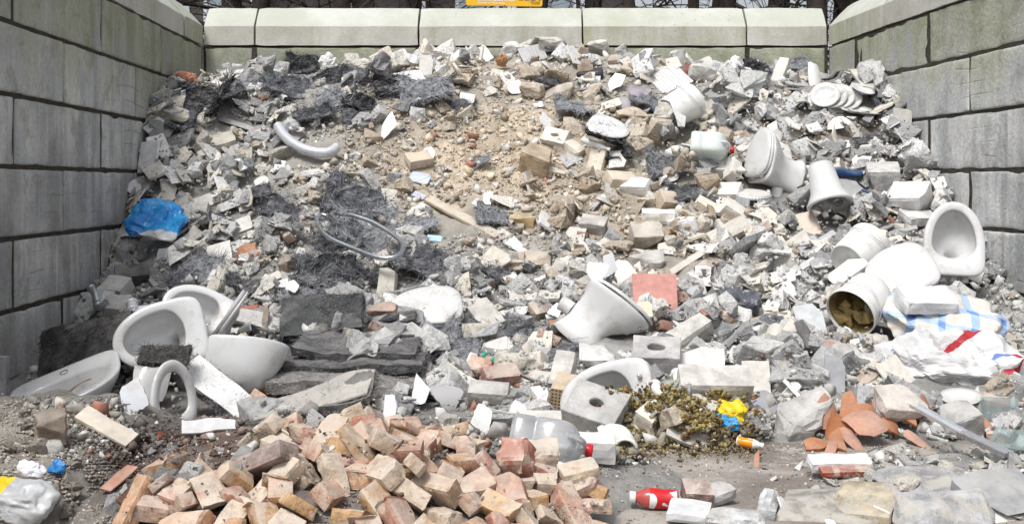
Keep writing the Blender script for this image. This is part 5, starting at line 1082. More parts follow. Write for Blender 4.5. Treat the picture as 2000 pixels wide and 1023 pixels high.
# single tiles
TL = [ # px, py, c, w, h, zdir, ydir, colour, corner cut, label
 (1279, 577, .12, .27, .27, (.0, -.93, .36), (.01, .36, .93), (.62, .30, .26), 0, 'square pink tile standing in the middle of the heap'), (1257, 605, .10, .09, .10, (-.1, -.85, .5), (-.15, .5, .85), (.62, .56, .42), .3, 'small yellowish tile leaning on the pink tile'),
 (1216, 540, .06, .17, .22, (-.25, -.85, .45), (-.55, .3, .75), (.74, .70, .64), .45, 'cream pointed tile standing behind the pink tile'), (1308, 155, .05, .30, .28, (-.1, -.7, .7), (-.45, .5, .7), (.66, .66, .67), .35, 'large ribbed pale grey panel below the crest'),
 (1245, 180, .03, .20, .14, (-.1, -.6, .8), (.5, .6, .5), (.24, .21, .27), .1, 'purple-grey tile near the bucket of the crest'), (1225, 205, .03, .16, .14, (.1, -.7, .7), (.3, .6, .7), (.36, .33, .38), .4, 'pale purple tile shard near the bucket of the crest'),
 (428, 494, .04, .17, .17, (-.15, -.75, .65), (-.25, .6, .75), (.70, .68, .65), .05, 'square cream tile in the grey rubble below the blue bag'), (520, 547, .03, .20, .08, (-.1, -.6, .8), (-.5, .7, .5), (.58, .54, .48), 0, 'oblong beige tile in the grey rubble'),
 (820, 348, .02, .16, .12, (0, -.6, .8), (.3, .7, .6), (.50, .58, .82), .4, 'pale blue tile shard in the sand'), (818, 382, .02, .10, .06, (.1, -.6, .8), (.5, .7, .5), (.46, .55, .80), .4, 'smaller pale blue tile shard in the sand'), (848, 466, .02, .11, .07, (0, -.5, .85), (.2, .8, .5), (.45, .70, .82), .4, 'light blue tile shard above the fibre tufts'),
 (1580, 438, .04, .14, .20, (-.2, -.85, .5), (-.2, .5, .85), (.56, .46, .38), .5, 'tan plate piece with a hole standing among blocks'), (1566, 478, .03, .08, .09, (0, -.85, .5), (0, .5, .85), (.66, .62, .56), 0, 'small upright beige tile'), (1618, 467, .03, .15, .10, (-.3, -.6, .7), (-.5, .6, .6), (.40, .42, .46), .1, 'blue-grey tile beside the bucket with purple print'),
 (1583, 632, .05, .16, .24, (-.2, -.88, .4), (-.1, .4, .9), (.56, .58, .60), .6, 'pointed grey plastic sheet standing below the dark bag'), (1478, 745, .05, .13, .20, (.0, -.9, .4), (0, .4, .9), (.66, .63, .58), 0, 'upright oblong beige tile above the enamel shell'), (1392, 708, .04, .12, .14, (.0, -.9, .4), (0, .4, .9), (.74, .72, .70), 0, 'square white tile under the grey glazed shard'),
 (1360, 712, .04, .24, .18, (-.1, -.7, .7), (-.3, .6, .7), (.70, .70, .70), .4, 'large white plaster sheet beside the round-hole block'), (1630, 740, .05, .10, .22, (.1, -.9, .35), (.1, .35, .9), (.40, .41, .43), .4, 'tall slate-grey shard above the terracotta'), (1395, 885, .0, .0, .0, (0, 0, 1), (0, 1, 0), (.5, .2, .2), 0, ''),
 (1090, 880, .02, .14, .03, (0, -.5, .8), (0, .8, .5), (.42, .18, .14), .2, 'flat red slip of brick by the clear canister'), (1715, 470, .06, .10, .17, (-.2, -.85, .45), (.2, .4, .9), (.68, .63, .56), 0, 'upright cream tile behind the bucket with purple print'), (500, 168, .03, .12, .10, (0, -.7, .7), (.4, .6, .6), (.76, .76, .76), .3, 'white tile at the corner beside pale boards'),
 (1040, 105, .05, .22, .18, (.0, -.8, .6), (-.3, .5, .8), (.44, .44, .45), .2, 'ribbed grey roof sheet sticking up on the crest'), (780, 110, .05, .16, .14, (-.1, -.8, .6), (-.4, .5, .7), (.52, .53, .54), .2, 'grey tile standing on the crest'), (800, 150, .05, .24, .16, (.1, -.6, .8), (-.4, .7, .5), (.82, .82, .83), .3, 'bright white plastic tray below the crest'), (832, 130, .05, .12, .22, (-.1, -.9, .4), (.1, .4, .9), (.45, .44, .41), .5, 'pointed grey slab standing on the crest'),
 (948, 105, .05, .08, .18, (-.2, -.85, .4), (-.55, .3, .8), (.72, .71, .68), .2, 'white strip of board sticking up on the crest'), (760, 815, .05, .05, .16, (-.2, -.9, .3), (.1, .3, .95), (.76, .76, .84), .5, 'upright white blade-shaped plastic piece behind the bricks'), (408, 830, .03, .19, .05, (.2, -.75, .6), (-.2, .6, .7), (.62, .62, .64), .6, 'white triangular sheet at the top of the dark soil'),
 (1130, 150, .0, 0, 0, (0, 0, 1), (0, 1, 0), (0, 0, 0), 0, ''), (470, 440, .03, .16, .15, (-.2, -.65, .75), (-.3, .7, .6), (.66, .65, .62), .2, 'pale tile with a cracked plaster coat below the paper scraps'), (395, 395, .03, .16, .15, (-.2, -.65, .75), (-.3, .7, .6), (.70, .69, .66), .2, 'pale tile with a cracked plaster coat beside the blue bag'),
 (350, 340, .03, .16, .13, (.1, -.65, .75), (-.3, .7, .6), (.68, .67, .65), .2, 'pale tile piece above the blue bag'), (1420, 75, 0, 0, 0, (0, 0, 1), (0, 1, 0), (0, 0, 0), 0, ''), (1190, 655, .0, 0, 0, (0, 0, 1), (0, 1, 0), (0, 0, 0), 0, ''), (1432, 690, .04, .16, .12, (-.2, -.5, .85), (.5, .7, .4), (.62, .62, .61), .3, 'grey-white slab beside the upright tile'), (630, 700, 0, 0, 0, (0, 0, 1), (0, 1, 0), (0, 0, 0), 0, ''),
]
for i, (px, py, c, w, h, zd, yd, col, cut, lab) in enumerate(TL):
    if not lab: continue
    P_ = [(-w/2, -h/2), (w/2, -h/2), (w/2, h/2*(1-cut)), (w/2*(1-cut), h/2), (-w/2, h/2)] if cut else [(-w/2, -h/2), (w/2, -h/2), (w/2, h/2), (-w/2, h/2)]
    n_ = []
    for a, b_ in zip(P_, P_[1:]+P_[:1]):
        for f in (0, .33, .66): n_.append((a[0]+(b_[0]-a[0])*f+(U(-.004, .004) if f else 0), a[1]+(b_[1]-a[1])*f+(U(-.004, .004) if f else 0)))
    V, Fc = prism(n_, .010 if 'ribbed' not in lab else .012, .002, i)
    o = ob('tile', mesh('tile', V, Fc, MAT['tile']), None, lab, 'tile', color=col)
    if 'ribbed' in lab:
        for k in range(9): q = -.42+.84*k/8; V, Fc = boxg((.008, h*(.9 if q < .25 else .5), .006)); part('rib', V, Fc, MAT['tile'], o, color=col).location = (q*w, (0 if q < .25 else -h*.18), .009)
    p = hit(px, py, c); put(o, px, py, c, zd, yd, 1.0, depth=7.45 if i == 2 else None, clear=None, ell=(w*F/p[1]*.46, h*F/p[1]*.36), phrase={0: 'the pink tile', 3: 'the ribbed panel', 6: 'the square cream tile', 8: 'the pale blue tile', 14: 'the pointed grey sheet', 4: 'the purple tiles'}.get(i), r=min(w, h)*.35, lift=.1)
# yellow and blue litter on the muck
for px, py, sz, col, lab in ((1426, 802, (.14, .10, .07), (.75, .55, .03), 'crumpled yellow plastic scrap on the foam muck'), (1418, 822, (.10, .07, .05), (.04, .30, .62), 'small blue plastic scrap below the yellow one'), (110, 912, (.05, .05, .03), (.03, .20, .50), 'tiny blue plastic scrap in the earth heap'), (62, 915, (.07, .05, .03), (.74, .74, .80), 'white paper scrap in the earth heap')):
    t = sack('plastic_scrap', lab, sz, plain('scrap_film', col, .35, var=.1, bump=.05), int(px), .006, .05, 'scrap', 4); put(t, px, py, .03, (0, -.5, .85), (.3, .8, .4), 1.0, (14, 10))
# large stones
ST = [(1567, 818, .06, (.28, .18, .15), (.05, -.45, .88), (.46, .45, .435), 'large rough concrete lump behind the terracotta shards'), (1500, 790, .0, (.01, .01, .01), (0, 0, 1), (.5, .5, .5), ''), (1648, 700, .05, (.18, .14, .12), (.1, -.5, .85), (.44, .43, .42), 'grey angular lump above the tall slate-grey shard'), (1025, 500, .05, (.34, .24, .10), (.0, -.6, .8), (.47, .40, .31), 'large flat tan stone slab in the middle of the heap'), (1168, 92, .09, (.20, .18, .17), (0, -.4, .9), (.60, .58, .54), 'big pale stone block on the highest point of the crest'), (1075, 85, .08, (.19, .16, .13), (0, -.4, .9), (.55, .53, .49), 'pale rough stone on the crest beside the fibre-wrapped one'),
      (1212, 98, .06, (.13, .12, .13), (0, -.4, .9), (.50, .49, .47), 'small grey stone on the crest'), (1322, 112, .05, (.14, .12, .12), (0, -.4, .9), (.44, .44, .44), 'grey rounded stone alone on the crest'), (1370, 140, .07, (.22, .18, .16), (.3, -.4, .9), (.50, .49, .47), 'grey block stone below the crest by the ribbed panel'), (1345, 140, .04, (.10, .10, .14), (.3, -.4, .9), (.34, .15, .13), 'red stone against the grey block stone'),
      (550, 297, .04, (.20, .15, .13), (0, -.5, .8), (.38, .36, .31), 'rounded grey-brown stone under the curved pipe'), (485, 498, .05, (.15, .12, .12), (0, -.5, .8), (.44, .22, .13), 'rounded orange brick stone beside the square cream tile'), (558, 518, .04, (.11, .11, .13), (0, -.5, .8), (.30, .25, .19), 'rounded brown stone in grey rubble'),
      (475, 612, .04, (.18, .10, .09), (0, -.5, .8), (.36, .075, .055), 'red glazed stone beside the toilet with its lid'), (516, 735, .05, (.10, .10, .16), (.1, -.5, .8), (.55, .26, .09), 'orange broken brick standing beside the round-bellied toilet'), (745, 612, .04, (.16, .10, .10), (0, -.5, .8), (.36, .25, .20), 'pinkish rounded stone behind the fibre stack'),
      (1090, 178, .06, (.26, .16, .12), (0, -.5, .8), (.42, .36, .29), 'large sandy stone below the black shoe'), (1040, 175, .06, (.18, .16, .14), (0, -.5, .8), (.50, .43, .34), 'tan stone beside the porcelain tongue'), (1228, 228, .05, (.28, .16, .12), (.1, -.5, .8), (.48, .40, .30), 'long sandy brick stone in front of the crest bucket'), (1262, 465, .06, (.22, .20, .17), (0, -.5, .8), (.48, .43, .37), 'large grey-tan stone below the white level block'),
      (1260, 508, .05, (.24, .16, .12), (0, -.5, .8), (.45, .43, .41), 'large grey stone above the pink tile'), (1160, 440, .05, (.18, .14, .12), (0, -.5, .8), (.46, .44, .41), 'grey stone in the sandy rubble'), (1020, 430, .04, (.18, .13, .10), (0, -.5, .8), (.46, .35, .20), 'ochre stone beside the fibre tuft under the plank'), (1120, 400, .04, (.10, .12, .12), (0, -.5, .8), (.42, .33, .23), 'brown cube stone in the sandy rubble'),
      (1625, 690, .05, (.14, .12, .10), (.1, -.5, .8), (.30, .14, .12), 'red-brown brick lump below the open bucket'), (1755, 800, .07, (.20, .17, .13), (.2, -.4, .9), (.55, .50, .46), 'pale mortar lump with an orange side above the terracotta'), (1870, 820, .06, (.16, .15, .12), (0, -.4, .9), (.40, .40, .395), 'porous grey concrete lump beside the saucer'), (1940, 790, .04, (.14, .08, .08), (.1, -.4, .9), (.30, .13, .11), 'dark red brick on the glass pane'),
      (980, 735, .05, (.20, .11, .09), (.15, -.5, .85), (.36, .22, .19), 'dull red brick beside the small red bricks'), (940, 720, .05, (.14, .11, .10), (-.2, -.6, .8), (.50, .30, .21), 'orange-red brick touched by green tape'), (1125, 948, .05, (.14, .105, .09), (-.2, -.6, .75), (.52, .38, .34), 'pale broken brick alone on the floor'), (1130, 925, .04, (.13, .09, .07), (-.1, -.3, .9), (.56, .47, .36), 'cream brick behind the pale broken one'),
      (1055, 895, .06, (.15, .11, .10), (.1, -.3, .9), (.58, .48, .40), 'large cream and orange brick beside the clear canister'), (1010, 895, .06, (.11, .11, .10), (-.3, -.5, .8), (.44, .20, .15), 'red and white brick by the clear canister'), (100, 835, .05, (.10, .10, .10), (0, -.4, .9), (.26, .21, .17), 'brown clay pot piece in the earth heap'), (1170, 700, .05, (.22, .16, .12), (0, -.5, .8), (.62, .62, .61), 'crumbled white plaster lump below the broken toilet'), (1390, 1000, 0, (.01, .01, .01), (0, 0, 1), (.5, .5, .5), '')]
for i, (px, py, c, sz, zd, col, lab) in enumerate(ST):
    if not lab: continue
    nm = 'brick' if 'brick' in lab and 'stone' not in lab else 'stone' if 'stone' in lab else 'lump'
    if nm == 'brick':
        V, Fc = boxg(np.array(sz), tuple(max(3, int(s/.018)) for s in sz)); V = wear(V, sz, .008, i+70, 26); V = breakoff(V, (1, U(-.3, .3), U(-.3, .3)), sz[0]*.4, i)
    else: V, Fc = chunk(60+i, tuple(np.array(sz)/max(sz)), 22 if 'slab' not in lab else 12, 2, .05); V = V*max(sz)*1.12
    o = ob(nm, mesh(nm, V, Fc, MAT['brick' if nm == 'brick' else 'stone']), None, lab, nm, color=col); p = hit(px, py, c)
    put(o, px, py, c, zd, (U(-.4, .4), .8, .5), 1.0, (sz[0]*F/p[1]*.42, sz[2]*F/p[1]*.45), 'the tan slab' if 'tan stone slab' in lab else 'the big crest stone' if 'highest' in lab else 'the red stone' if 'red glazed' in lab else None, r=sz[0]*.4, lift=.15)
# slabs on the floor at the lower right
FL = [(1610, 985, .02, (.38, .34, .05), (.02, -.12, .99), (.2, .97, .1), 'concrete', (.38, .355, .33), (((-.7, .5, 0), .25),), 'broad pinkish-beige concrete slab on the floor'), (1690, 980, .03, (.22, .26, .05), (-.12, -.2, .97), (.5, .85, .2), 'stone', (.48, .41, .30), (((.8, .4, 0), .09),), 'rust-stained stone slab beside the broad beige slab'),
      (1800, 955, .04, (.34, .24, .05), (-.05, -.22, .97), (.25, .95, .2), 'concrete', (.34, .34, .35), (((-.8, -.5, 0), .16), ((.9, .2, 0), .19)), 'grey and cream mottled slab with dark corner'), (1880, 1000, .04, (.40, .20, .06), (.02, -.2, .97), (.05, .97, .2), 'concrete', (.44, .44, .45), (((-.9, -.3, 0), .2),), 'speckled pale slab along the lower edge of the picture'.replace(' of the picture', '')),
      (1960, 965, .06, (.28, .22, .045), (.1, -.25, .96), (-.3, .9, .25), 'slate', (.26, .27, .29), (((-.8, .5, 0), .1),), 'dark slate slab on the speckled pale slab'), (1435, 1012, .03, (.20, .10, .05), (0, -.15, .98), (.2, .95, .15), 'plaster', (.60, .61, .62), (((.7, .5, 0), .12),), 'white plaster slab beside the broad beige slab'), (1500, 985, .03, (.07, .20, .06), (.1, -.2, .95), (.3, .9, .2), 'concrete', (.58, .58, .60), (), 'crumbling white edge piece beside the broad beige slab'), (1905, 945, .05, (.10, .07, .06), (.1, -.3, .9), (.5, .8, .2), 'plaster', (.70, .70, .71), (), 'white corner piece on the mottled slab')]
for i, (px, py, c, size, zd, yd, mt, col, cuts, lab) in enumerate(FL):
    if i in (0, 2, 3, 4):
        V, Fc = chunk(880+i, (1, size[1]/size[0], size[2]/size[0]*1.2), 15, 3, .012); o = ob('slab', mesh('slab', V*size[0]*1.15, Fc, MAT['slab' if mt != 'slate' else mt]), None, lab, 'slab', color=col)
    else: o = solid('slab', lab, 'slab', size, 'slab' if mt != 'slate' else mt, col, 840+i, .014, cuts, cell=.022)
    p = hit(px, py, c); w = max(size)*F/p[1]
    put(o, px, py, c, zd, yd, 1.0, (w*.34, w*.07) if i else (w*.42, w*.12), 'the beige floor slab' if i == 0 else 'the mottled slab' if i == 2 else None, r=size[1]*.45, lift=.03)
# terracotta pots and tiles
TC = [(1610, 808, .06, .10, .07, .10, (.2, -.85, .4)), (1640, 835, .05, .11, .08, .08, (-.6, -.7, .35)), (1595, 868, .02, .14, .09, .045, (.1, -.3, .95)), (1690, 825, .09, .13, .11, .10, (-.1, -.55, .82)), (1740, 832, .05, .08, .06, .06, (.5, -.5, .7)), (1690, 805, .08, .11, .10, .05, (.3, -.8, .5)), (1665, 858, .03, .05, .04, .1, (.2, -.5, .8)), (1635, 862, .03, .06, .045, .1, (-.2, -.4, .9)), (1725, 805, .05, .06, .05, .09, (.4, -.6, .7)), (1800, 798, .06, .12, .05, .10, (.6, -.75, .3)), (1770, 812, .04, .08, .035, .09, (.1, -.4, .9)), (1915, 822, .04, .05, .06, .09, (-.1, -.35, .92)), (1790, 858, .02, .04, .035, .1, (0, -.4, .9)), (1480, 898, .012, .05, .02, .1, (0, -.3, .95)), (1090, 645, .03, .06, .05, .12, (.1, -.5, .8)), (1620, 880, .01, .04, .025, .1, (0, -.3, .9)), (1655, 795, .05, .06, .05, .1, (-.3, -.6, .7))]
for i, (px, py, c, R, rx, ry, zd) in enumerate(TC):
    rx, ry = rx*1.12, ry*1.12; V, Fc = shell(R*1.2, rx, ry, .012, 400+i, .35, i == 3, 5, 24); o = ob('terracotta_shard', mesh('terracotta_shard', V, Fc, MAT['terracotta']), None, None, 'shard', 'broken terracotta pots', color=((.40, .155, .065) if i % 3 else (.44, .24, .17)))
    lab = ['tall orange terracotta roll', 'deep curved terracotta piece', 'flat curved terracotta piece lowest on the floor', 'domed pinkish terracotta pot half', 'round terracotta rim end by the pot half', 'terracotta piece arching behind the pot half', 'terracotta sliver below the pot half', 'terracotta sliver beside the curved piece', 'terracotta chip above the round rim end', 'upright terracotta tile beside the saucer', 'terracotta sliver below the upright tile', 'curved terracotta tile lying on slate beside the concrete lump', 'terracotta chip under the aluminium strip', 'lone terracotta sliver beside the orange-labelled bottle', 'terracotta ridge piece beside the broken toilet foot', 'smallest terracotta chip on the floor', 'terracotta flake above the curved piece'][i]; o['label'] = lab if len(lab.split()) > 3 else lab+' behind the pot half'
    put(o, px, py, c, zd, (U(-.5, .5), .7, .5), 1.0, (rx*F/5.3*.8, ry*F/5.3*.4), 'the terracotta pot half' if i == 3 else None)
# shoes, tin, small odds and ends
MAT['shoe'] = plain('shoe_leather', (.030, .035, .045), .4, var=.15, bump=.15, dust=.2); MAT['blue_cloth'] = plain('blue_shoe', (.02, .06, .16), .45, var=.2, bump=.15, dust=.1); MAT['sole'] = plain('shoe_sole', (.05, .05, .055), .7, var=.1)
def shoe(label, upper, L=.27):
    t = thing('shoe', label, 'shoe'); R = []
    for f, w, h in ((0, .022, .05), (.05, .032, .062), (.2, .036, .068), (.35, .034, .06), (.5, .036, .045), (.7, .045, .036), (.88, .042, .028), (.97, .025, .02), (1.0, .006, .012)):
        a = np.linspace(0, 2*math.pi, 18, endpoint=False); z = np.clip(np.sin(a), -.25, 1)*h+.012; R.append(np.c_[np.full(18, (f-.5)*L), w*np.cos(a), z])
    part('upper', *loft(R, True, True, True), upper, t, True)
    V, Fc = loft([np.c_[np.full(4, (f-.5)*L*1.02), [-w, w, w, -w], [-.014, -.014, .006, .006]] for f, w in ((0, .03), (.2, .036), (.45, .03), (.7, .046), (.9, .04), (1, .012))], True, True, True); part('sole', V, Fc, MAT['sole'], t)
    V, Fc = boxg((L*.24, .066, .022)); part('heel', V, Fc, MAT['sole'], t).location = (-.37*L, 0, -.024)
    return t
for px, py, lab, mt, zd, yd in ((1152, 143, 'black shoe lying sole outwards on the crest', 'shoe', (.1, -.3, -.95), (.1, .9, -.3)), (1655, 342, 'dark blue shoe with its toe towards the large white block', 'blue_cloth', (-.1, -.5, .85), (.2, .85, .5)), (1688, 383, 'second dark blue shoe below the first', 'blue_cloth', (.1, -.5, .85), (.1, .85, .5))):
    t = shoe(lab, MAT[mt]); put(t, px, py, .05, zd, yd, .85, (34, 16), 'the black shoe' if 'black' in lab else 'the blue shoes' if 'second' in lab else None)
t = thing('metal_tin', 'round ribbed metal tin with a square hole below the toilet with closed seat', 'tin'); n = 72; a = np.linspace(0, 2*math.pi, n, endpoint=False); w = np.where(np.arange(n) % 2, 1.0, .975)
part('wall', *loft([np.c_[r*w*np.cos(a), r*w*np.sin(a), np.full(n, z)] for r, z in ((.13, -.04), (.135, -.038), (.135, .03), (.13, .036), (.12, .036))], True, True, True), MAT['metal'], t); V, Fc = boxg((.05, .02, .045)); part('opening', V, Fc, MAT['dark_hole'], t).location = (-.02, -.128, -.008); V, Fc = lathe([(.125, .037), (.12, .042), (.03, .044)], 40, False, True); part('top', V, Fc, MAT['plaster'], t, color=(.6, .59, .56))
put(t, 1470, 387, .05, (.02, -.22, .97), (0, 1, .2), 1.0, (40, 16), 'the metal tin')
t = thing('tape_scrap', 'strip of green packing tape caught on an orange-red brick', 'tape'); V, Fc = loft([[(-.02+.01*k, .0, .02*math.sin(k)), (-.02+.01*k, .03, .02*math.sin(k+.5))] for k in range(10)], False); part('tape', V, Fc, plain('green_tape', (.05, .45, .34), .4, bump=0), t); put(t, 944, 697, .10, (0, -.7, .7), (.5, .4, .6), .9)
# cistern piece at the left, stub of post
t = thing('metal_post', 'short grey metal post standing at the wall foot beside the black fibre mat', 'post'); V, Fc = boxg((.05, .05, .24), (2, 2, 6)); part('shaft', V, Fc, MAT['concrete'], t, color=(.42, .42, .43)); V, Fc = boxg((.06, .06, .012)); part('base_plate', V, Fc, MAT['concrete'], t, color=(.4, .4, .4)).location = (0, 0, -.12); put(t, 6, 742, 0, (0, 0, 1), (0, 1, 0), 1.0, (12, 40), None, 6.0)
V, Fc = shell(.28, .22, .16, .012, 77, .2); o = ob('porcelain_shard', mesh('porcelain_shard', V, Fc, MAT['porcelain_obj'], True), None, 'broad white cistern cover behind the wall-hung toilet', 'shard', 'large broken porcelain pieces', color=(.76, .77, .79)); put(o, 285, 612, 0, (-.1, -.45, .88), (.3, .8, .4), 1.0, (40, 16), None, 6.6, clear=None)

# ------------------------------------------------------------------ loose rubble, piece by piece
def unit(V): V = np.asarray(V); V = V-(V.max(0)+V.min(0))/2; return V/np.abs(V).max()/2
def shardpoly(seed):
    r = np.random.default_rng(seed)
    if seed % 3 == 0: P = [(-.5, -.36), (.5, -.36), (.5, .36*r.uniform(-.2, 1)), (.5*r.uniform(-.2, .8), .36), (-.5, .36)]
    elif seed % 3 == 1: a = np.sort(r.uniform(0, 6.283, 5)); P = [(.5*math.cos(q), .42*math.sin(q)) for q in a]
    else: P = [(-.5, -.3), (.45, -.4), (.5, r.uniform(-.1, .3)), (r.uniform(-.3, .3), .42), (-.42, r.uniform(0, .4))]
    n_ = []
    for a, b in zip(P, P[1:]+P[:1]):
        n_.append(a); n_.append((a[0]*.55+b[0]*.45+r.uniform(-.03, .03), a[1]*.55+b[1]*.45+r.uniform(-.03, .03)))
    V, Fc = prism(n_, .075, .012, seed); return V, Fc
def brickmesh(seed):
    r = np.random.default_rng(seed); sz = np.array([.235, .112, .072])*r.uniform(.95, 1.05, 3); V, Fc = boxg(sz, (12, 6, 4)); V = wear(V, sz, .0045, seed, 24)
    k = seed % 5
    if k: d = (-.01, .02, .045, .075)[k-1]; V = breakoff(V, (1, r.uniform(-.3, .3), r.uniform(-.3, .3)), d, seed, .007, 26)
    if seed % 3 == 0: V = breakoff(V, (-.6, r.choice([-1, 1])*.8, r.uniform(-.3, .3)), .085, seed+9, .006, 26)
    if seed % 4 == 1: V = breakoff(V, (r.uniform(-.5, .5), .3, 1), .022, seed+19, .006, 30)
    V[:, 0] -= (V[:, 0].max()+V[:, 0].min())/2; return V, Fc
def sheet(seed):
    n = 7; r = np.random.default_rng(seed); V = np.array([((i/n-.5), (j/n-.5)*.75, 0) for j in range(n+1) for i in range(n+1)]); V += vn3(V, 4, seed)*.08
    V[:, 2] += crumple(V*np.array([1, 1, 0])+.01, .16, .5, seed, 5); Fc = [(j*(n+1)+i, j*(n+1)+i+1, (j+1)*(n+1)+i+1, (j+1)*(n+1)+i) for j in range(n) for i in range(n)]
    return V, Fc
LIB = {}
def lib(name, gen, n, mat, un=True):
    LIB[name] = []
    for k in range(n):
        V, Fc = gen(k); V = unit(V) if un else V; LIB[name].append((mesh(name, V, Fc, MAT[mat]), V.max(0)-V.min(0)))
lib('concrete_chunk', lambda k: chunk(1000+k, (1, U(.65, .95), U(.5, .8)), 16, 1, .055), 16, 'concrete')
lib('stone', lambda k: chunk(1100+k, (1, U(.65, .9), U(.5, .75)), 20, 1, .05), 14, 'stone')
lib('tile_shard', lambda k: shardpoly(1200+k), 18, 'tile')
lib('plaster_piece', lambda k: (lambda q: (q[0]+np.c_[np.zeros((len(q[0]), 2)), .05*vn(q[0], 3, k)], q[1]))(chunk(1300+k, (1, .75, .14), 14, 1, .03)), 16, 'plaster')
lib('concrete_flake', lambda k: chunk(1350+k, (1, .7, .24), 14, 1, .045), 12, 'concrete')
lib('slate_shard', lambda k: shardpoly(1400+k), 14, 'slate')
lib('mortar_lump', lambda k: chunk(1150+k, (1, U(.7, .95), U(.55, .85)), 26, 1, .075), 12, 'concrete')
lib('tile_piece', lambda k: prism([(-.5, -.5), (.5, -.5), (.5, .5-.25*(k % 3)), (.5-.3*(k % 3), .5), (-.5+.2*(k % 2), .5), (-.5, .5-.3*(k % 2))], .055, .01, k), 8, 'tile')
lib('board_piece', lambda k: (lambda q: (breakoff(breakoff(q[0], (1, .4*(k % 3-1), 0), .36, k, .05, 5), (-1, .3, 0), .4, k+5, .05, 5)+np.c_[np.zeros((len(q[0]), 2)), .03*vn(q[0], 2.2, k)], q[1]))(boxg((1, .34, .06), (14, 5, 1))), 10, 'plaster')
lib('splinter', lambda k: chunk(1500+k, (1, .16, .10), 12, 1, .02), 8, 'wood')
lib('porcelain_chip', lambda k: shell(.35, .5, .38, .05, 1600+k, .4, False, 4, 16), 10, 'porcelain_obj')
lib('paper_scrap', lambda k: sheet(1700+k), 8, 'paper')
lib('sand_lime_brick', lambda k: (lambda q: (wear(breakoff(q[0], (1, .2*(k % 3-1), .2), (.2, .06, .0, .09)[k % 4], k, .008), (.22, .115, .1), .006, k, 20), q[1]))(boxg((.22, .115, .10), (10, 6, 5))), 8, 'plaster', False)
lib('brick', brickmesh, 20, 'brick', False)
PAL = {
 'grey': ([(.45, .45, .45), (.53, .53, .525), (.36, .365, .37), (.60, .60, .59), (.29, .295, .30)], ['grey', 'grey', 'dark grey', 'pale grey', 'dark grey']),
 'tan': ([(.50, .43, .345), (.56, .49, .40), (.44, .37, .29), (.60, .55, .47), (.40, .32, .24)], ['tan', 'sandy', 'brown', 'pale sandy', 'brown']),
 'white': ([(.72, .715, .70), (.66, .65, .62), (.76, .76, .76), (.60, .57, .52)], ['white', 'off-white', 'bright white', 'cream']),
 'cream': ([(.66, .61, .53), (.61, .57, .50), (.70, .67, .61), (.54, .52, .48)], ['cream', 'beige', 'pale cream', 'grey-beige']),
 'slate': ([(.20, .20, .215), (.28, .28, .29), (.36, .365, .38), (.14, .135, .14), (.45, .46, .47)], ['dark grey', 'slate-grey', 'grey', 'black', 'light grey']),
 'wood': ([(.32, .25, .17), (.40, .33, .24), (.22, .17, .13), (.46, .42, .36)], ['brown wooden', 'pale wooden', 'dark wooden', 'weathered wooden']),
 'brickfront': ([(.50, .30, .18), (.51, .39, .29), (.41, .20, .145), (.55, .45, .35), (.53, .34, .18), (.28, .22, .20), (.50, .35, .27), (.44, .25, .18)], ['orange', 'pale brown', 'red', 'cream', 'bright orange', 'dark', 'pinkish', 'dull red']),
 'brickback': ([(.33, .19, .15), (.40, .27, .22), (.28, .22, .20), (.38, .16, .11), (.45, .35, .29)], ['dull red', 'pinkish', 'dark', 'red', 'dusty']),
 'soil': ([(.31, .275, .235), (.35, .315, .27), (.27, .235, .20)], ['earthy grey', 'earthy pale', 'earthy brown'])}
NOUN = {'mortar_lump': ('lump of mortar', 'mortar'), 'tile_piece': ('square tile piece', 'tile'), 'board_piece': ('broken board', 'board'), 'concrete_chunk': ('concrete chunk', 'chunk'), 'stone': ('broken stone', 'stone'), 'tile_shard': ('tile shard', 'shard'), 'plaster_piece': ('plaster piece', 'plaster'), 'concrete_flake': ('flat concrete piece', 'rubble'), 'slate_shard': ('slate shard', 'shard'),
        'splinter': ('splinter', 'wood'), 'porcelain_chip': ('curved porcelain chip', 'shard'), 'paper_scrap': ('crumpled scrap of paper', 'paper'), 'sand_lime_brick': ('sand-lime brick', 'brick'), 'brick': ('brick', 'brick')}
MARK = [h for h in HERO if h[5]]
LABELS = {}
def relation(px, py, m):
    dx, dy = (px-m[0])/(m[2]+25), (py-m[1])/(m[3]+25); q = math.hypot(dx, dy)
    return ('beside' if abs(dx) > abs(dy) else 'above' if dy < 0 else 'below') if q < 3.2 else 'some way from'
def say(kind, size, smin, smax, colw, px, py):
    near = sorted(MARK, key=lambda m: math.hypot((px-m[0]), (py-m[1])*1.2))[:6]
    f = (math.log(size/smin)/math.log(smax/smin)) if smax > smin else .5
    sw = 'small ' if f < .35 else 'large ' if f > .72 else ''
    a = f'{sw}{colw} {NOUN[kind][0]} {relation(px, py, near[0])} {near[0][5]}'
    for lab in (a, f'{a}, towards {near[1][5]}', f'{a}, towards {near[2][5]}', f'{a}, towards {near[3][5]}', f'{a}, towards {near[4][5]}', f'{a}, towards {near[5][5]}'):
        if lab not in LABELS and len(lab.split()) <= 16: break
    else: lab = a
    LABELS[lab] = LABELS.get(lab, 0)+1; return lab
def blocked(px, py, rp, D):
    for hx, hy, ax, ay, hd, _ in HERO:
        if D < hd+.12 and abs((px-hx)/(ax+.55*rp+1))**2.5+abs((py-hy)/(ay+.55*rp+1))**2.5 < 1: return True
    return False
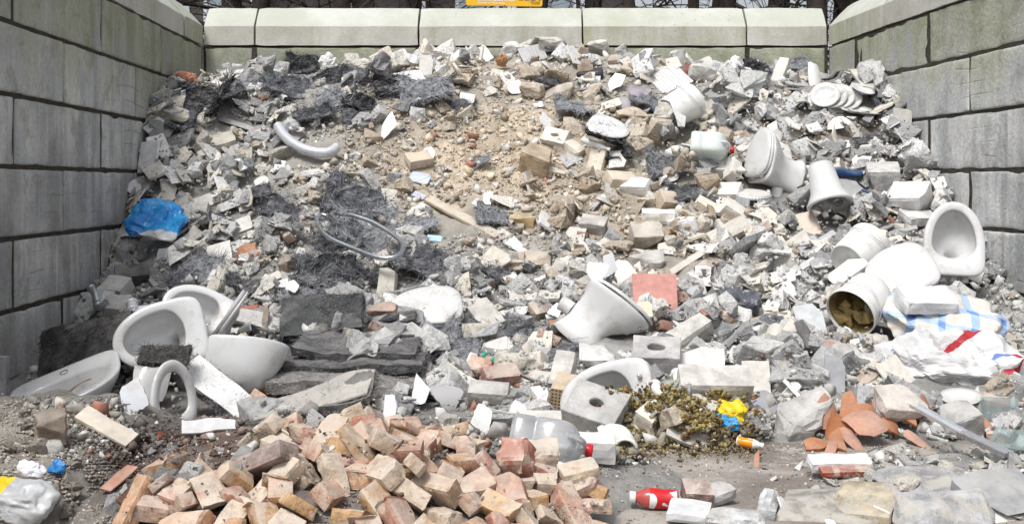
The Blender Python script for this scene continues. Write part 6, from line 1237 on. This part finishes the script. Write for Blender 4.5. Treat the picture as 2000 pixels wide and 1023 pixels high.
GROUPS = {'mortar_lump': 'lumps of mortar in the heap', 'tile_piece': 'square tile pieces in the heap', 'board_piece': 'broken boards in the heap', 'concrete_chunk': 'loose concrete chunks in the heap', 'stone': 'loose broken stones in the heap', 'tile_shard': 'loose tile shards in the heap', 'plaster_piece': 'loose plaster pieces in the heap', 'concrete_flake': 'flat concrete pieces in the heap', 'slate_shard': 'slate shards in the heap',
          'splinter': 'wood splinters in the heap', 'porcelain_chip': 'small porcelain chips in the heap', 'paper_scrap': 'scraps of paper in the heap', 'sand_lime_brick': 'pale sand-lime bricks in the heap', 'brick': 'broken bricks'}
SPOTS = []
def lay(kind, px, py, size, smin, smax, pal, flat, sink=.25, true=False, apart=0.0, spread=.3, check=True, lim=.20, xy=None):
    if xy is None: p = hit(px, py, base=True); x, y = p[0], p[1]
    else: x, y = xy; px, py = topx((x, y, hz(x, y)))
    if y > 11.0 or hz(x, y) < .008 and py < 880 and px > 1150: return None
    me, ext = LIB[kind][int(RNG.integers(len(LIB[kind])))]
    d = ext*size if not true else ext*size; r = max(d[0], d[1])*.5
    x = min(max(x, XL+(YB-y)*.028+r*.75), XR+(YB-y)*.0723-r*.75); y = min(y, YB-r*.7)
    if check and blocked(px, py, r*F/y, y): return None
    z0, gx_, gy_, sd = fit(x, y, r*.8); gx_, gy_ = max(-.8, min(.8, gx_)), max(-.8, min(.9, gy_)); i, j = zoneh(np.array([x]), np.array([y]))
    if z0-float(H0[i, j][0]) > lim: return None
    nv = Vector((-gx_, -gy_, 1)).normalized(); nv = (nv+Vector((RNG.normal(0, spread), RNG.normal(0, spread), 0))).normalized()
    if flat and U(0, 1) < .28: nv = (nv+Vector((U(-1, 1), U(-1.4, .2), 0))*U(.5, 1.6)).normalized()
    thick = d[2]; z = z0+thick*(.5-sink)+(.5*sd if flat else .2*sd)
    if apart:
        if any((x-q[0])**2+(y-q[1])**2+(z-q[2])**2 < (apart*(size+q[3])*.5)**2 for q in SPOTS): return None
        SPOTS.append((x, y, z, size))
    a = U(0, 6.283); o = bpy.data.objects.new(kind, me); COL.objects.link(o)
    o.matrix_world = T(x, y, z) @ frame(nv, (math.cos(a), math.sin(a), 0)) @ Matrix.Scale(size, 4)
    k = int(RNG.integers(len(PAL[pal][0]))); c = np.array(PAL[pal][0][k])*U(.88, 1.12); o.color = (*np.clip(c, 0, .85), 1)
    tag(o, say(kind, size, smin, smax, PAL[pal][1][k], px, py), NOUN[kind][1], GROUPS[kind])
    raise_h(x, y, r*.9, z+thick*.42, 3.0)
    return o
def psize(a, b, p=1.1): return a*(b/a)**(U(0, 1)**p)
def zone_main():
    return U(150, 1995), 92+(900-92)*U(0, 1)
Z = lambda px, py, *g: sum(w*math.exp(-((px-a)/c)**2-((py-b)/d)**2) for w, a, b, c, d in g)
SAND = ((1.0, 1050, 320, 300, 130), (.9, 1300, 440, 180, 90), (.6, 900, 140, 250, 60))
LEFT = ((1.0, 450, 350, 220, 200), (.8, 500, 480, 200, 120), (.5, 600, 140, 250, 70))
RIGHT = ((1.0, 1600, 500, 260, 220), (1.0, 1450, 620, 200, 130), (.8, 1500, 180, 250, 110))
LOWM = ((1.0, 1000, 720, 260, 80), (.8, 800, 760, 150, 50), (.8, 1250, 700, 300, 90))
PLANS = [ # kind, count, sizes, palette chooser, weight, flat
 ('concrete_chunk', 420, (.08, .25), lambda a, b: 'tan' if U(0, 1) < Z(a, b, *SAND)*1.2 else 'grey', lambda a, b: .30+Z(a, b, *RIGHT)+.6*Z(a, b, *LOWM)+.3*Z(a, b, *SAND), False),
 ('stone', 400, (.06, .21), lambda a, b: 'tan' if U(0, 1) < .75 else 'grey', lambda a, b: .10+1.1*Z(a, b, *SAND)+.3*Z(a, b, *LEFT), False),
 ('tile_shard', 460, (.09, .26), lambda a, b: 'cream' if U(0, 1) < .45 else 'white' if U(0, 1) < .7 else 'slate', lambda a, b: .22+.9*Z(a, b, *RIGHT)+.6*Z(a, b, *LEFT)+.15*Z(a, b, *SAND), True),
 ('plaster_piece', 450, (.10, .27), lambda a, b: 'cream' if U(0, 1) < .55 else 'white', lambda a, b: .15+1.0*Z(a, b, *LEFT)+.35*Z(a, b, *RIGHT)+.25*Z(a, b, *SAND)+.3*Z(a, b, *LOWM), True),
 ('concrete_flake', 440, (.10, .30), lambda a, b: 'tan' if U(0, 1) < Z(a, b, *SAND)*1.3 else 'grey', lambda a, b: .35+.6*Z(a, b, *RIGHT)+.6*Z(a, b, *LEFT)+.5*Z(a, b, *LOWM), True),
 ('slate_shard', 300, (.09, .24), lambda a, b: 'slate', lambda a, b: .18+.6*Z(a, b, *RIGHT)+.6*Z(a, b, (1, 480, 230, 160, 70), (1, 700, 230, 160, 60))+1.2*Z(a, b, (1, 1930, 880, 110, 60)), True),
 ('mortar_lump', 420, (.07, .22), lambda a, b: 'tan' if U(0, 1) < Z(a, b, *SAND)*1.2 else 'grey' if U(0, 1) < .5 else 'white', lambda a, b: .2+.7*Z(a, b, *RIGHT)+.6*Z(a, b, *LEFT)+.5*Z(a, b, *LOWM)+.2*Z(a, b, *SAND), False),
 ('tile_piece', 150, (.09, .17), lambda a, b: 'white' if U(0, 1) < .5 else 'cream', lambda a, b: .2+.6*Z(a, b, *RIGHT)+.7*Z(a, b, *LEFT)+.3*Z(a, b, *LOWM), True),
 ('board_piece', 230, (.16, .40), lambda a, b: 'cream' if U(0, 1) < .4 else 'grey' if U(0, 1) < .6 else 'slate', lambda a, b: .2+.7*Z(a, b, *LEFT)+.5*Z(a, b, *RIGHT)+.6*Z(a, b, *LOWM), True),
 ('splinter', 90, (.10, .28), lambda a, b: 'wood', lambda a, b: .3+.6*Z(a, b, *LEFT), True),
 ('porcelain_chip', 110, (.06, .16), lambda a, b: 'white', lambda a, b: .3+.8*Z(a, b, *RIGHT)+.5*Z(a, b, *LOWM), True),
 ('paper_scrap', 60, (.07, .18), lambda a, b: 'white', lambda a, b: .15+Z(a, b, (1, 400, 280, 120, 120), (.8, 830, 230, 120, 60), (.5, 1150, 640, 200, 100)), True),
 ('sand_lime_brick', 70, (.8, 1.1), lambda a, b: 'cream' if U(0, 1) < .6 else 'white', lambda a, b: .04+Z(a, b, (1, 1330, 370, 150, 80), (.6, 1080, 600, 250, 100), (.5, 1500, 420, 120, 100)), False),
 ('brick', 75, (.8, 1.05), lambda a, b: 'brickback', lambda a, b: .05+1.0*Z(a, b, *LOWM)+.25*Z(a, b, *RIGHT), False),
]
jobs = []
for pl in PLANS:
    n = 0; tries = 0
    while n < pl[1] and tries < 20000:
        tries += 1; a, b = zone_main()
        if U(0, 1) < pl[4](a, b)*.9: jobs.append((pl, a, b, psize(*pl[2]))); n += 1
random.shuffle(jobs)
MADE = {}
jobs.sort(key=lambda j: -j[3] if j[0][0] not in ('sand_lime_brick', 'brick') else -.2)     # big pieces go down first, small ones settle on them
nl = int(len(jobs)*.5); h1, h2 = jobs[:nl], jobs[nl:]; random.shuffle(h1); random.shuffle(h2)
# fine rubble first, so that pieces lie in it
def fastmesh(name, V, Tr, mat, col):
    me = bpy.data.meshes.new(name); me.vertices.add(len(V)); me.vertices.foreach_set('co', V.ravel()); n = len(Tr)
    me.loops.add(n*3); me.loops.foreach_set('vertex_index', Tr.ravel()); me.polygons.add(n); me.polygons.foreach_set('loop_start', np.arange(0, n*3, 3)); me.polygons.foreach_set('loop_total', np.full(n, 3))
    me.materials.append(mat); a = me.color_attributes.new('Col', 'FLOAT_COLOR', 'POINT'); c = np.ones((len(V), 4)); c[:, :3] = col; a.data.foreach_set('color', c.ravel()); me.update(calc_edges=True); return me
TPL = []
for k in range(8):
    r = np.random.default_rng(4000+k); P_ = r.uniform(-1, 1, (11, 3)); P_ = np.sign(P_)*np.abs(P_)**.55*.5; V, Fc = hull(P_); TPL.append((V, np.array([f for q in Fc for f in ([q] if len(q) == 3 else [[q[0], q[i], q[i+1]] for i in range(1, len(q)-1)])])))
def bits(name, pts, sizes, cols, shape, mat, label, cat, embed=.25):
    n = len(pts); Vs = []; Ts = []; Cs = []; off = 0; kk = RNG.integers(0, len(TPL), n)
    for k in range(len(TPL)):
        m = np.nonzero(kk == k)[0]
        if not len(m): continue
        V, Tr = TPL[k]; q = RNG.normal(0, 1, (len(m), 4)); q /= np.linalg.norm(q, axis=1)[:, None]; w, x, y, z = q.T
        R = np.stack([1-2*(y*y+z*z), 2*(x*y-z*w), 2*(x*z+y*w), 2*(x*y+z*w), 1-2*(x*x+z*z), 2*(y*z-x*w), 2*(x*z-y*w), 2*(y*z+x*w), 1-2*(x*x+y*y)], 1).reshape(-1, 3, 3)
        sc = sizes[m][:, None]*np.stack([np.ones(len(m)), RNG.uniform(.55, .95, len(m)), RNG.uniform(*shape, len(m))], 1)
        W = np.einsum('nij,nkj->nki', R, V[None]*sc[:, None]); W = W+pts[m][:, None]; W[:, :, 2] += (sizes[m]*(.35-embed))[:, None]
        Vs.append(W.reshape(-1, 3)); Cs.append(np.repeat(cols[m], len(V), 0)); Ts.append((np.arange(len(m))[:, None, None]*len(V)+Tr[None]).reshape(-1, 3)+off); off += len(m)*len(V)
    return ob(name, fastmesh(name, np.concatenate(Vs), np.concatenate(Ts), mat, np.concatenate(Cs)), None, label, cat, None, 'stuff')
def scatter(n, x0, x1, y0, y1, wfun=None, low=False, avoid=True, top=None):
    out = []; k = 0
    if low:
        g_ = H.copy(); w_ = 7
        for ax in (0, 1): c_ = np.cumsum(np.pad(g_, [(w_+1, w_) if a == ax else (0, 0) for a in (0, 1)], 'edge'), ax); g_ = (np.take(c_, range(2*w_+1, c_.shape[ax]), ax)-np.take(c_, range(0, c_.shape[ax]-2*w_-1), ax))/(2*w_+1)
    while len(out) < n and k < n*6:
        k += 1; px, py = U(x0, x1), U(y0, y1)
        if wfun and U(0, 1) > wfun(px, py): continue
        p = hit(px, py)
        if p[1] > 11.05 or p[0] < XL+(YB-p[1])*.028+.01 or p[0] > XR+(YB-p[1])*.0723-.01: continue
        if low:
            i, j = zoneh(np.array([p[0]]), np.array([p[1]]))
            if H[i, j][0] > g_[i, j][0]+.012 and U(0, 1) < .8: continue
        if top is not None:
            i, j = zoneh(np.array([p[0]]), np.array([p[1]]))
            if H[i, j][0]-H0[i, j][0] > top and U(0, 1) < .93: continue
        if avoid and blocked(px, py, 3, p[1]-.02): continue
        out.append((p[0], p[1], hz(p[0], p[1]), px, py))
    return np.array(out)
def rubcol(a, white=.16, red=.02, bright=1.1):
    c = soilcol(a[:, 3], a[:, 4])*RNG.uniform(.75, 1.35, len(a))[:, None]*bright; u = RNG.uniform(0, 1, len(a)); dark = (u > .92)
    c = np.where((u < white)[:, None], np.array([.66, .65, .62])*RNG.uniform(.8, 1.15, len(a))[:, None], c); c = np.where(((u > white) & (u < white+red))[:, None], np.array([.34, .16, .11])*RNG.uniform(.7, 1.3, len(a))[:, None], c)
    return np.clip(np.where(dark[:, None], c*.45, c), .01, .8)
heapw = lambda a, b: 1.0 if hz(*hit(a, b)[:2]) > .03 else .06
A1 = scatter(4900, 60, 2140, 95, 900, lambda a, b: 1 if b < 800 or a > 1150 else .25)
A1 = A1[A1[:, 2] > .012]
bits('rubble_bits', A1[:, :3], .022*(4.4)**(RNG.uniform(0, 1, len(A1))**1.4), rubcol(A1, .28), (.3, .8), MAT['gravel'], 'fist-sized and smaller rubble filling the heap', 'rubble')
for x, y, z, px, py in A1[::4]: raise_h(x, y, .025, z+.012)
for pl, a, b, s in h1+h2:
    if b > 770 and (a < 500 or (a < 1130 and b > 838)): continue
    if b > 850 and 1130 < a < 1800: continue
    if s > .075 and U(0, 1) < .8*Z(a, b, (1.15, 890, 320, 170, 95), (1.0, 1010, 260, 130, 75), (.8, 1230, 430, 80, 40), (.8, 680, 330, 120, 50)): continue
    if MADE.get(pl[0], 0) >= {'stone': 215, 'brick': 75, 'concrete_chunk': 245, 'concrete_flake': 215, 'tile_shard': 235, 'slate_shard': 235, 'mortar_lump': 275, 'plaster_piece': 270}.get(pl[0], 295): continue
    o = lay(pl[0], a, b, s, *pl[2], pl[3](a, b), pl[5], sink=.18 if pl[5] else .3, spread=.28 if pl[5] else .5)
    if o: MADE[pl[0]] = MADE.get(pl[0], 0)+1
# jagged crest along the back wall
CRK = ['concrete_chunk', 'mortar_lump', 'tile_shard', 'board_piece', 'plaster_piece', 'concrete_flake', 'tile_piece', 'stone']
for k in range(170):
    x, y = U(-2.7, 2.75), U(10.25, 11.05); kd = CRK[k % 8]; lay(kd, 0, 0, psize(.10, .26), .08, .3, 'grey' if k % 3 == 0 else 'cream' if k % 3 == 1 else 'white', kd in ('tile_shard', 'board_piece', 'plaster_piece', 'concrete_flake', 'tile_piece'), .2, spread=.6, xy=(x, y), lim=.3)
# fallen bricks in front
XT = [250, 300, 380, 430, 470, 490, 525, 640, 800, 900, 1000, 1090, 1150]; YT = [1005, 985, 970, 960, 930, 900, 858, 848, 850, 864, 898, 940, 1000]
nb = 0
for px, py in ((325, 935), (372, 955), (418, 985), (300, 1000), (355, 990), (505, 808)): lay('brick', px, py, U(.68, .85), .55, .85, 'brickfront', False, .1, spread=.3, lim=.06)
for k in range(1900):
    px = U(265, 1170); py = U(800, 1075); yt = float(np.interp(px, XT, YT))
    if py < yt or nb >= 212: continue
    if px < 430 and U(0, 1) < .35: continue
    if px > 1060 and U(0, 1) < .6: continue
    o = lay('brick', px, py, U(.56, .82), .5, .85, 'brickfront', False, -.08, spread=.42, apart=.118, lim=.06 if px < 490 else .17); nb += o is not None
# lumps of earth at the left, stones on the dark soil
for k in range(45):
    px, py = U(0, 300), U(775, 1045)
    if py < 775+px*.25 or (px > 200 and U(0, 1) < .5): continue
    lay('stone', px, py, psize(.03, .085), .06, .19, 'soil', False, .4)
for k in range(26): lay('concrete_chunk', U(210, 480), U(850, 1000), psize(.03, .09), .07, .21, 'grey' if k % 3 else 'brickback', False, .4)
# broken slate and tile at the lower right, debris on the floor edge
for k in range(55): lay('slate_shard', U(1790, 2010), U(835, 950), psize(.08, .2), .08, .22, 'slate' if k % 3 else 'white', True, .1, spread=.25)
for k in range(70): lay('concrete_flake', U(1590, 2000), U(885, 1020), psize(.035, .13), .09, .26, 'cream' if k % 2 else 'grey', True, .1, spread=.3, check=k % 2 == 0)
for k in range(40): lay('tile_shard', U(1480, 2000), U(900, 1030), psize(.04, .12), .08, .22, 'white' if k % 2 else 'slate', True, .1, spread=.3, check=k % 2 == 0)
# grit over everything
A2 = scatter(23500, 50, 2140, 90, 905, lambda a, b: 1 if b < 800 or a > 1150 else .2, low=True); A2 = A2[A2[:, 2] > .01]
bits('grit', A2[:, :3], .006*(5.2)**(RNG.uniform(0, 1, len(A2))**1.5), rubcol(A2, .2, .03, .95), (.35, .9), MAT['gravel'], 'fine grit and crumbs over the heap', 'rubble')
A3 = scatter(10000, 0, 1190, 770, 1030, lambda a, b: 1 if (a < 480 and b > 770+a*.2) else .35, low=True, top=.03, avoid=False); A3 = A3[A3[:, 2] > .012]
bits('earth_crumbs', A3[:, :3], .003*(6.0)**(RNG.uniform(0, 1, len(A3))**2.2), rubcol(A3, .02, .015, 1.0), (.5, .95), MAT['gravel'], 'crumbs of earth and brick in front of the heap', 'rubble', .42)
A4 = scatter(2600, 1060, 2000, 865, 1030, lambda a, b: .3+.7*math.exp(-((b-900-(a-1300)*.02)/25)**2)+(.6 if a > 1500 and b < 960 else 0), avoid=False)
bits('floor_crumbs', A4[:, :3], .003*(6.0)**(RNG.uniform(0, 1, len(A4))**2.2), np.where(RNG.uniform(0, 1, (len(A4), 1)) < .5, np.array([.55, .52, .48]), np.array([.24, .19, .16]))*RNG.uniform(.7, 1.2, (len(A4), 1)), (.3, .7), MAT['gravel'], 'crumbs scattered on the yard floor', 'rubble')
# foam muck
A5 = scatter(8500, 1165, 1490, 765, 905, lambda a, b: min(1, Z(a, b, (1.3, 1330, 828, 105, 45), (.9, 1205, 882, 40, 18), (.7, 1440, 860, 60, 22))), avoid=False)
u = RNG.uniform(0, 1, len(A5)); mc = np.where((u < .36)[:, None], np.array([.32, .255, .085]), np.where((u < .90)[:, None], np.array([.13, .09, .05]), np.where((u < .95)[:, None], np.array([.5, .48, .43]), np.array([.34, .12, .06]))))*RNG.uniform(.6, 1.3, (len(A5), 1))
bits('foam_muck', A5[:, :3]+np.c_[np.zeros((len(A5), 2)), RNG.uniform(0, .025, len(A5))], .0045*(6.0)**(RNG.uniform(0, 1, len(A5))**2.4), mc, (.5, .95), MAT['gravel'], 'yellow and brown foam muck spilled at the foot of the heap', 'muck', .3)

# stray fibres torn from the mats
A6 = scatter(2600, 300, 1150, 110, 800, lambda a, b: min(1, Z(a, b, (1, 620, 180, 250, 70), (1, 680, 470, 180, 110), (.8, 800, 620, 250, 100), (.7, 380, 540, 100, 60), (.5, 1200, 270, 250, 90))))
n = len(A6); d = RNG.normal(0, 1, (n, 3)); d[:, 2] = np.abs(d[:, 2])*.35; d /= np.linalg.norm(d, axis=1)[:, None]; l = RNG.uniform(.03, .13, n)[:, None]; sd_ = np.cross(d, RNG.normal(0, 1, (n, 3))); sd_ /= np.linalg.norm(sd_, axis=1)[:, None]; bd = RNG.normal(0, .35, (n, 3)); V = []
for k in range(4): f = k/3; c_ = A6[:, :3]+[0, 0, .012]+d*l*f+bd*l*f*f; V += [c_+sd_*.0011, c_-sd_*.0011]
V = np.stack(V, 1).reshape(-1, 3); Q = np.concatenate([np.arange(n)[:, None]*8+np.array([2*k, 2*k+1, 2*k+3, 2*k+2]) for k in range(3)])
ob('stray_fibre', mesh('stray_fibre', V, Q, MAT['fibre']), None, 'loose grey fibres strewn over the heap', 'fibre', None, 'stuff', (.15, .15, .165))

A7 = scatter(750, 1190, 1480, 770, 890, lambda a, b: min(1, Z(a, b, (1.3, 1330, 822, 100, 42), (.8, 1205, 882, 36, 14))), avoid=False)
bits('foam_clumps', A7[:, :3]+np.c_[np.zeros((len(A7), 2)), RNG.uniform(.005, .03, len(A7))], RNG.uniform(.010, .030, len(A7)), np.array([.31, .25, .085])*RNG.uniform(.6, 1.2, (len(A7), 1)), (.12, .45), MAT['gravel'], 'yellow foam clumps on the muck at the foot of the heap', 'muck', .25)
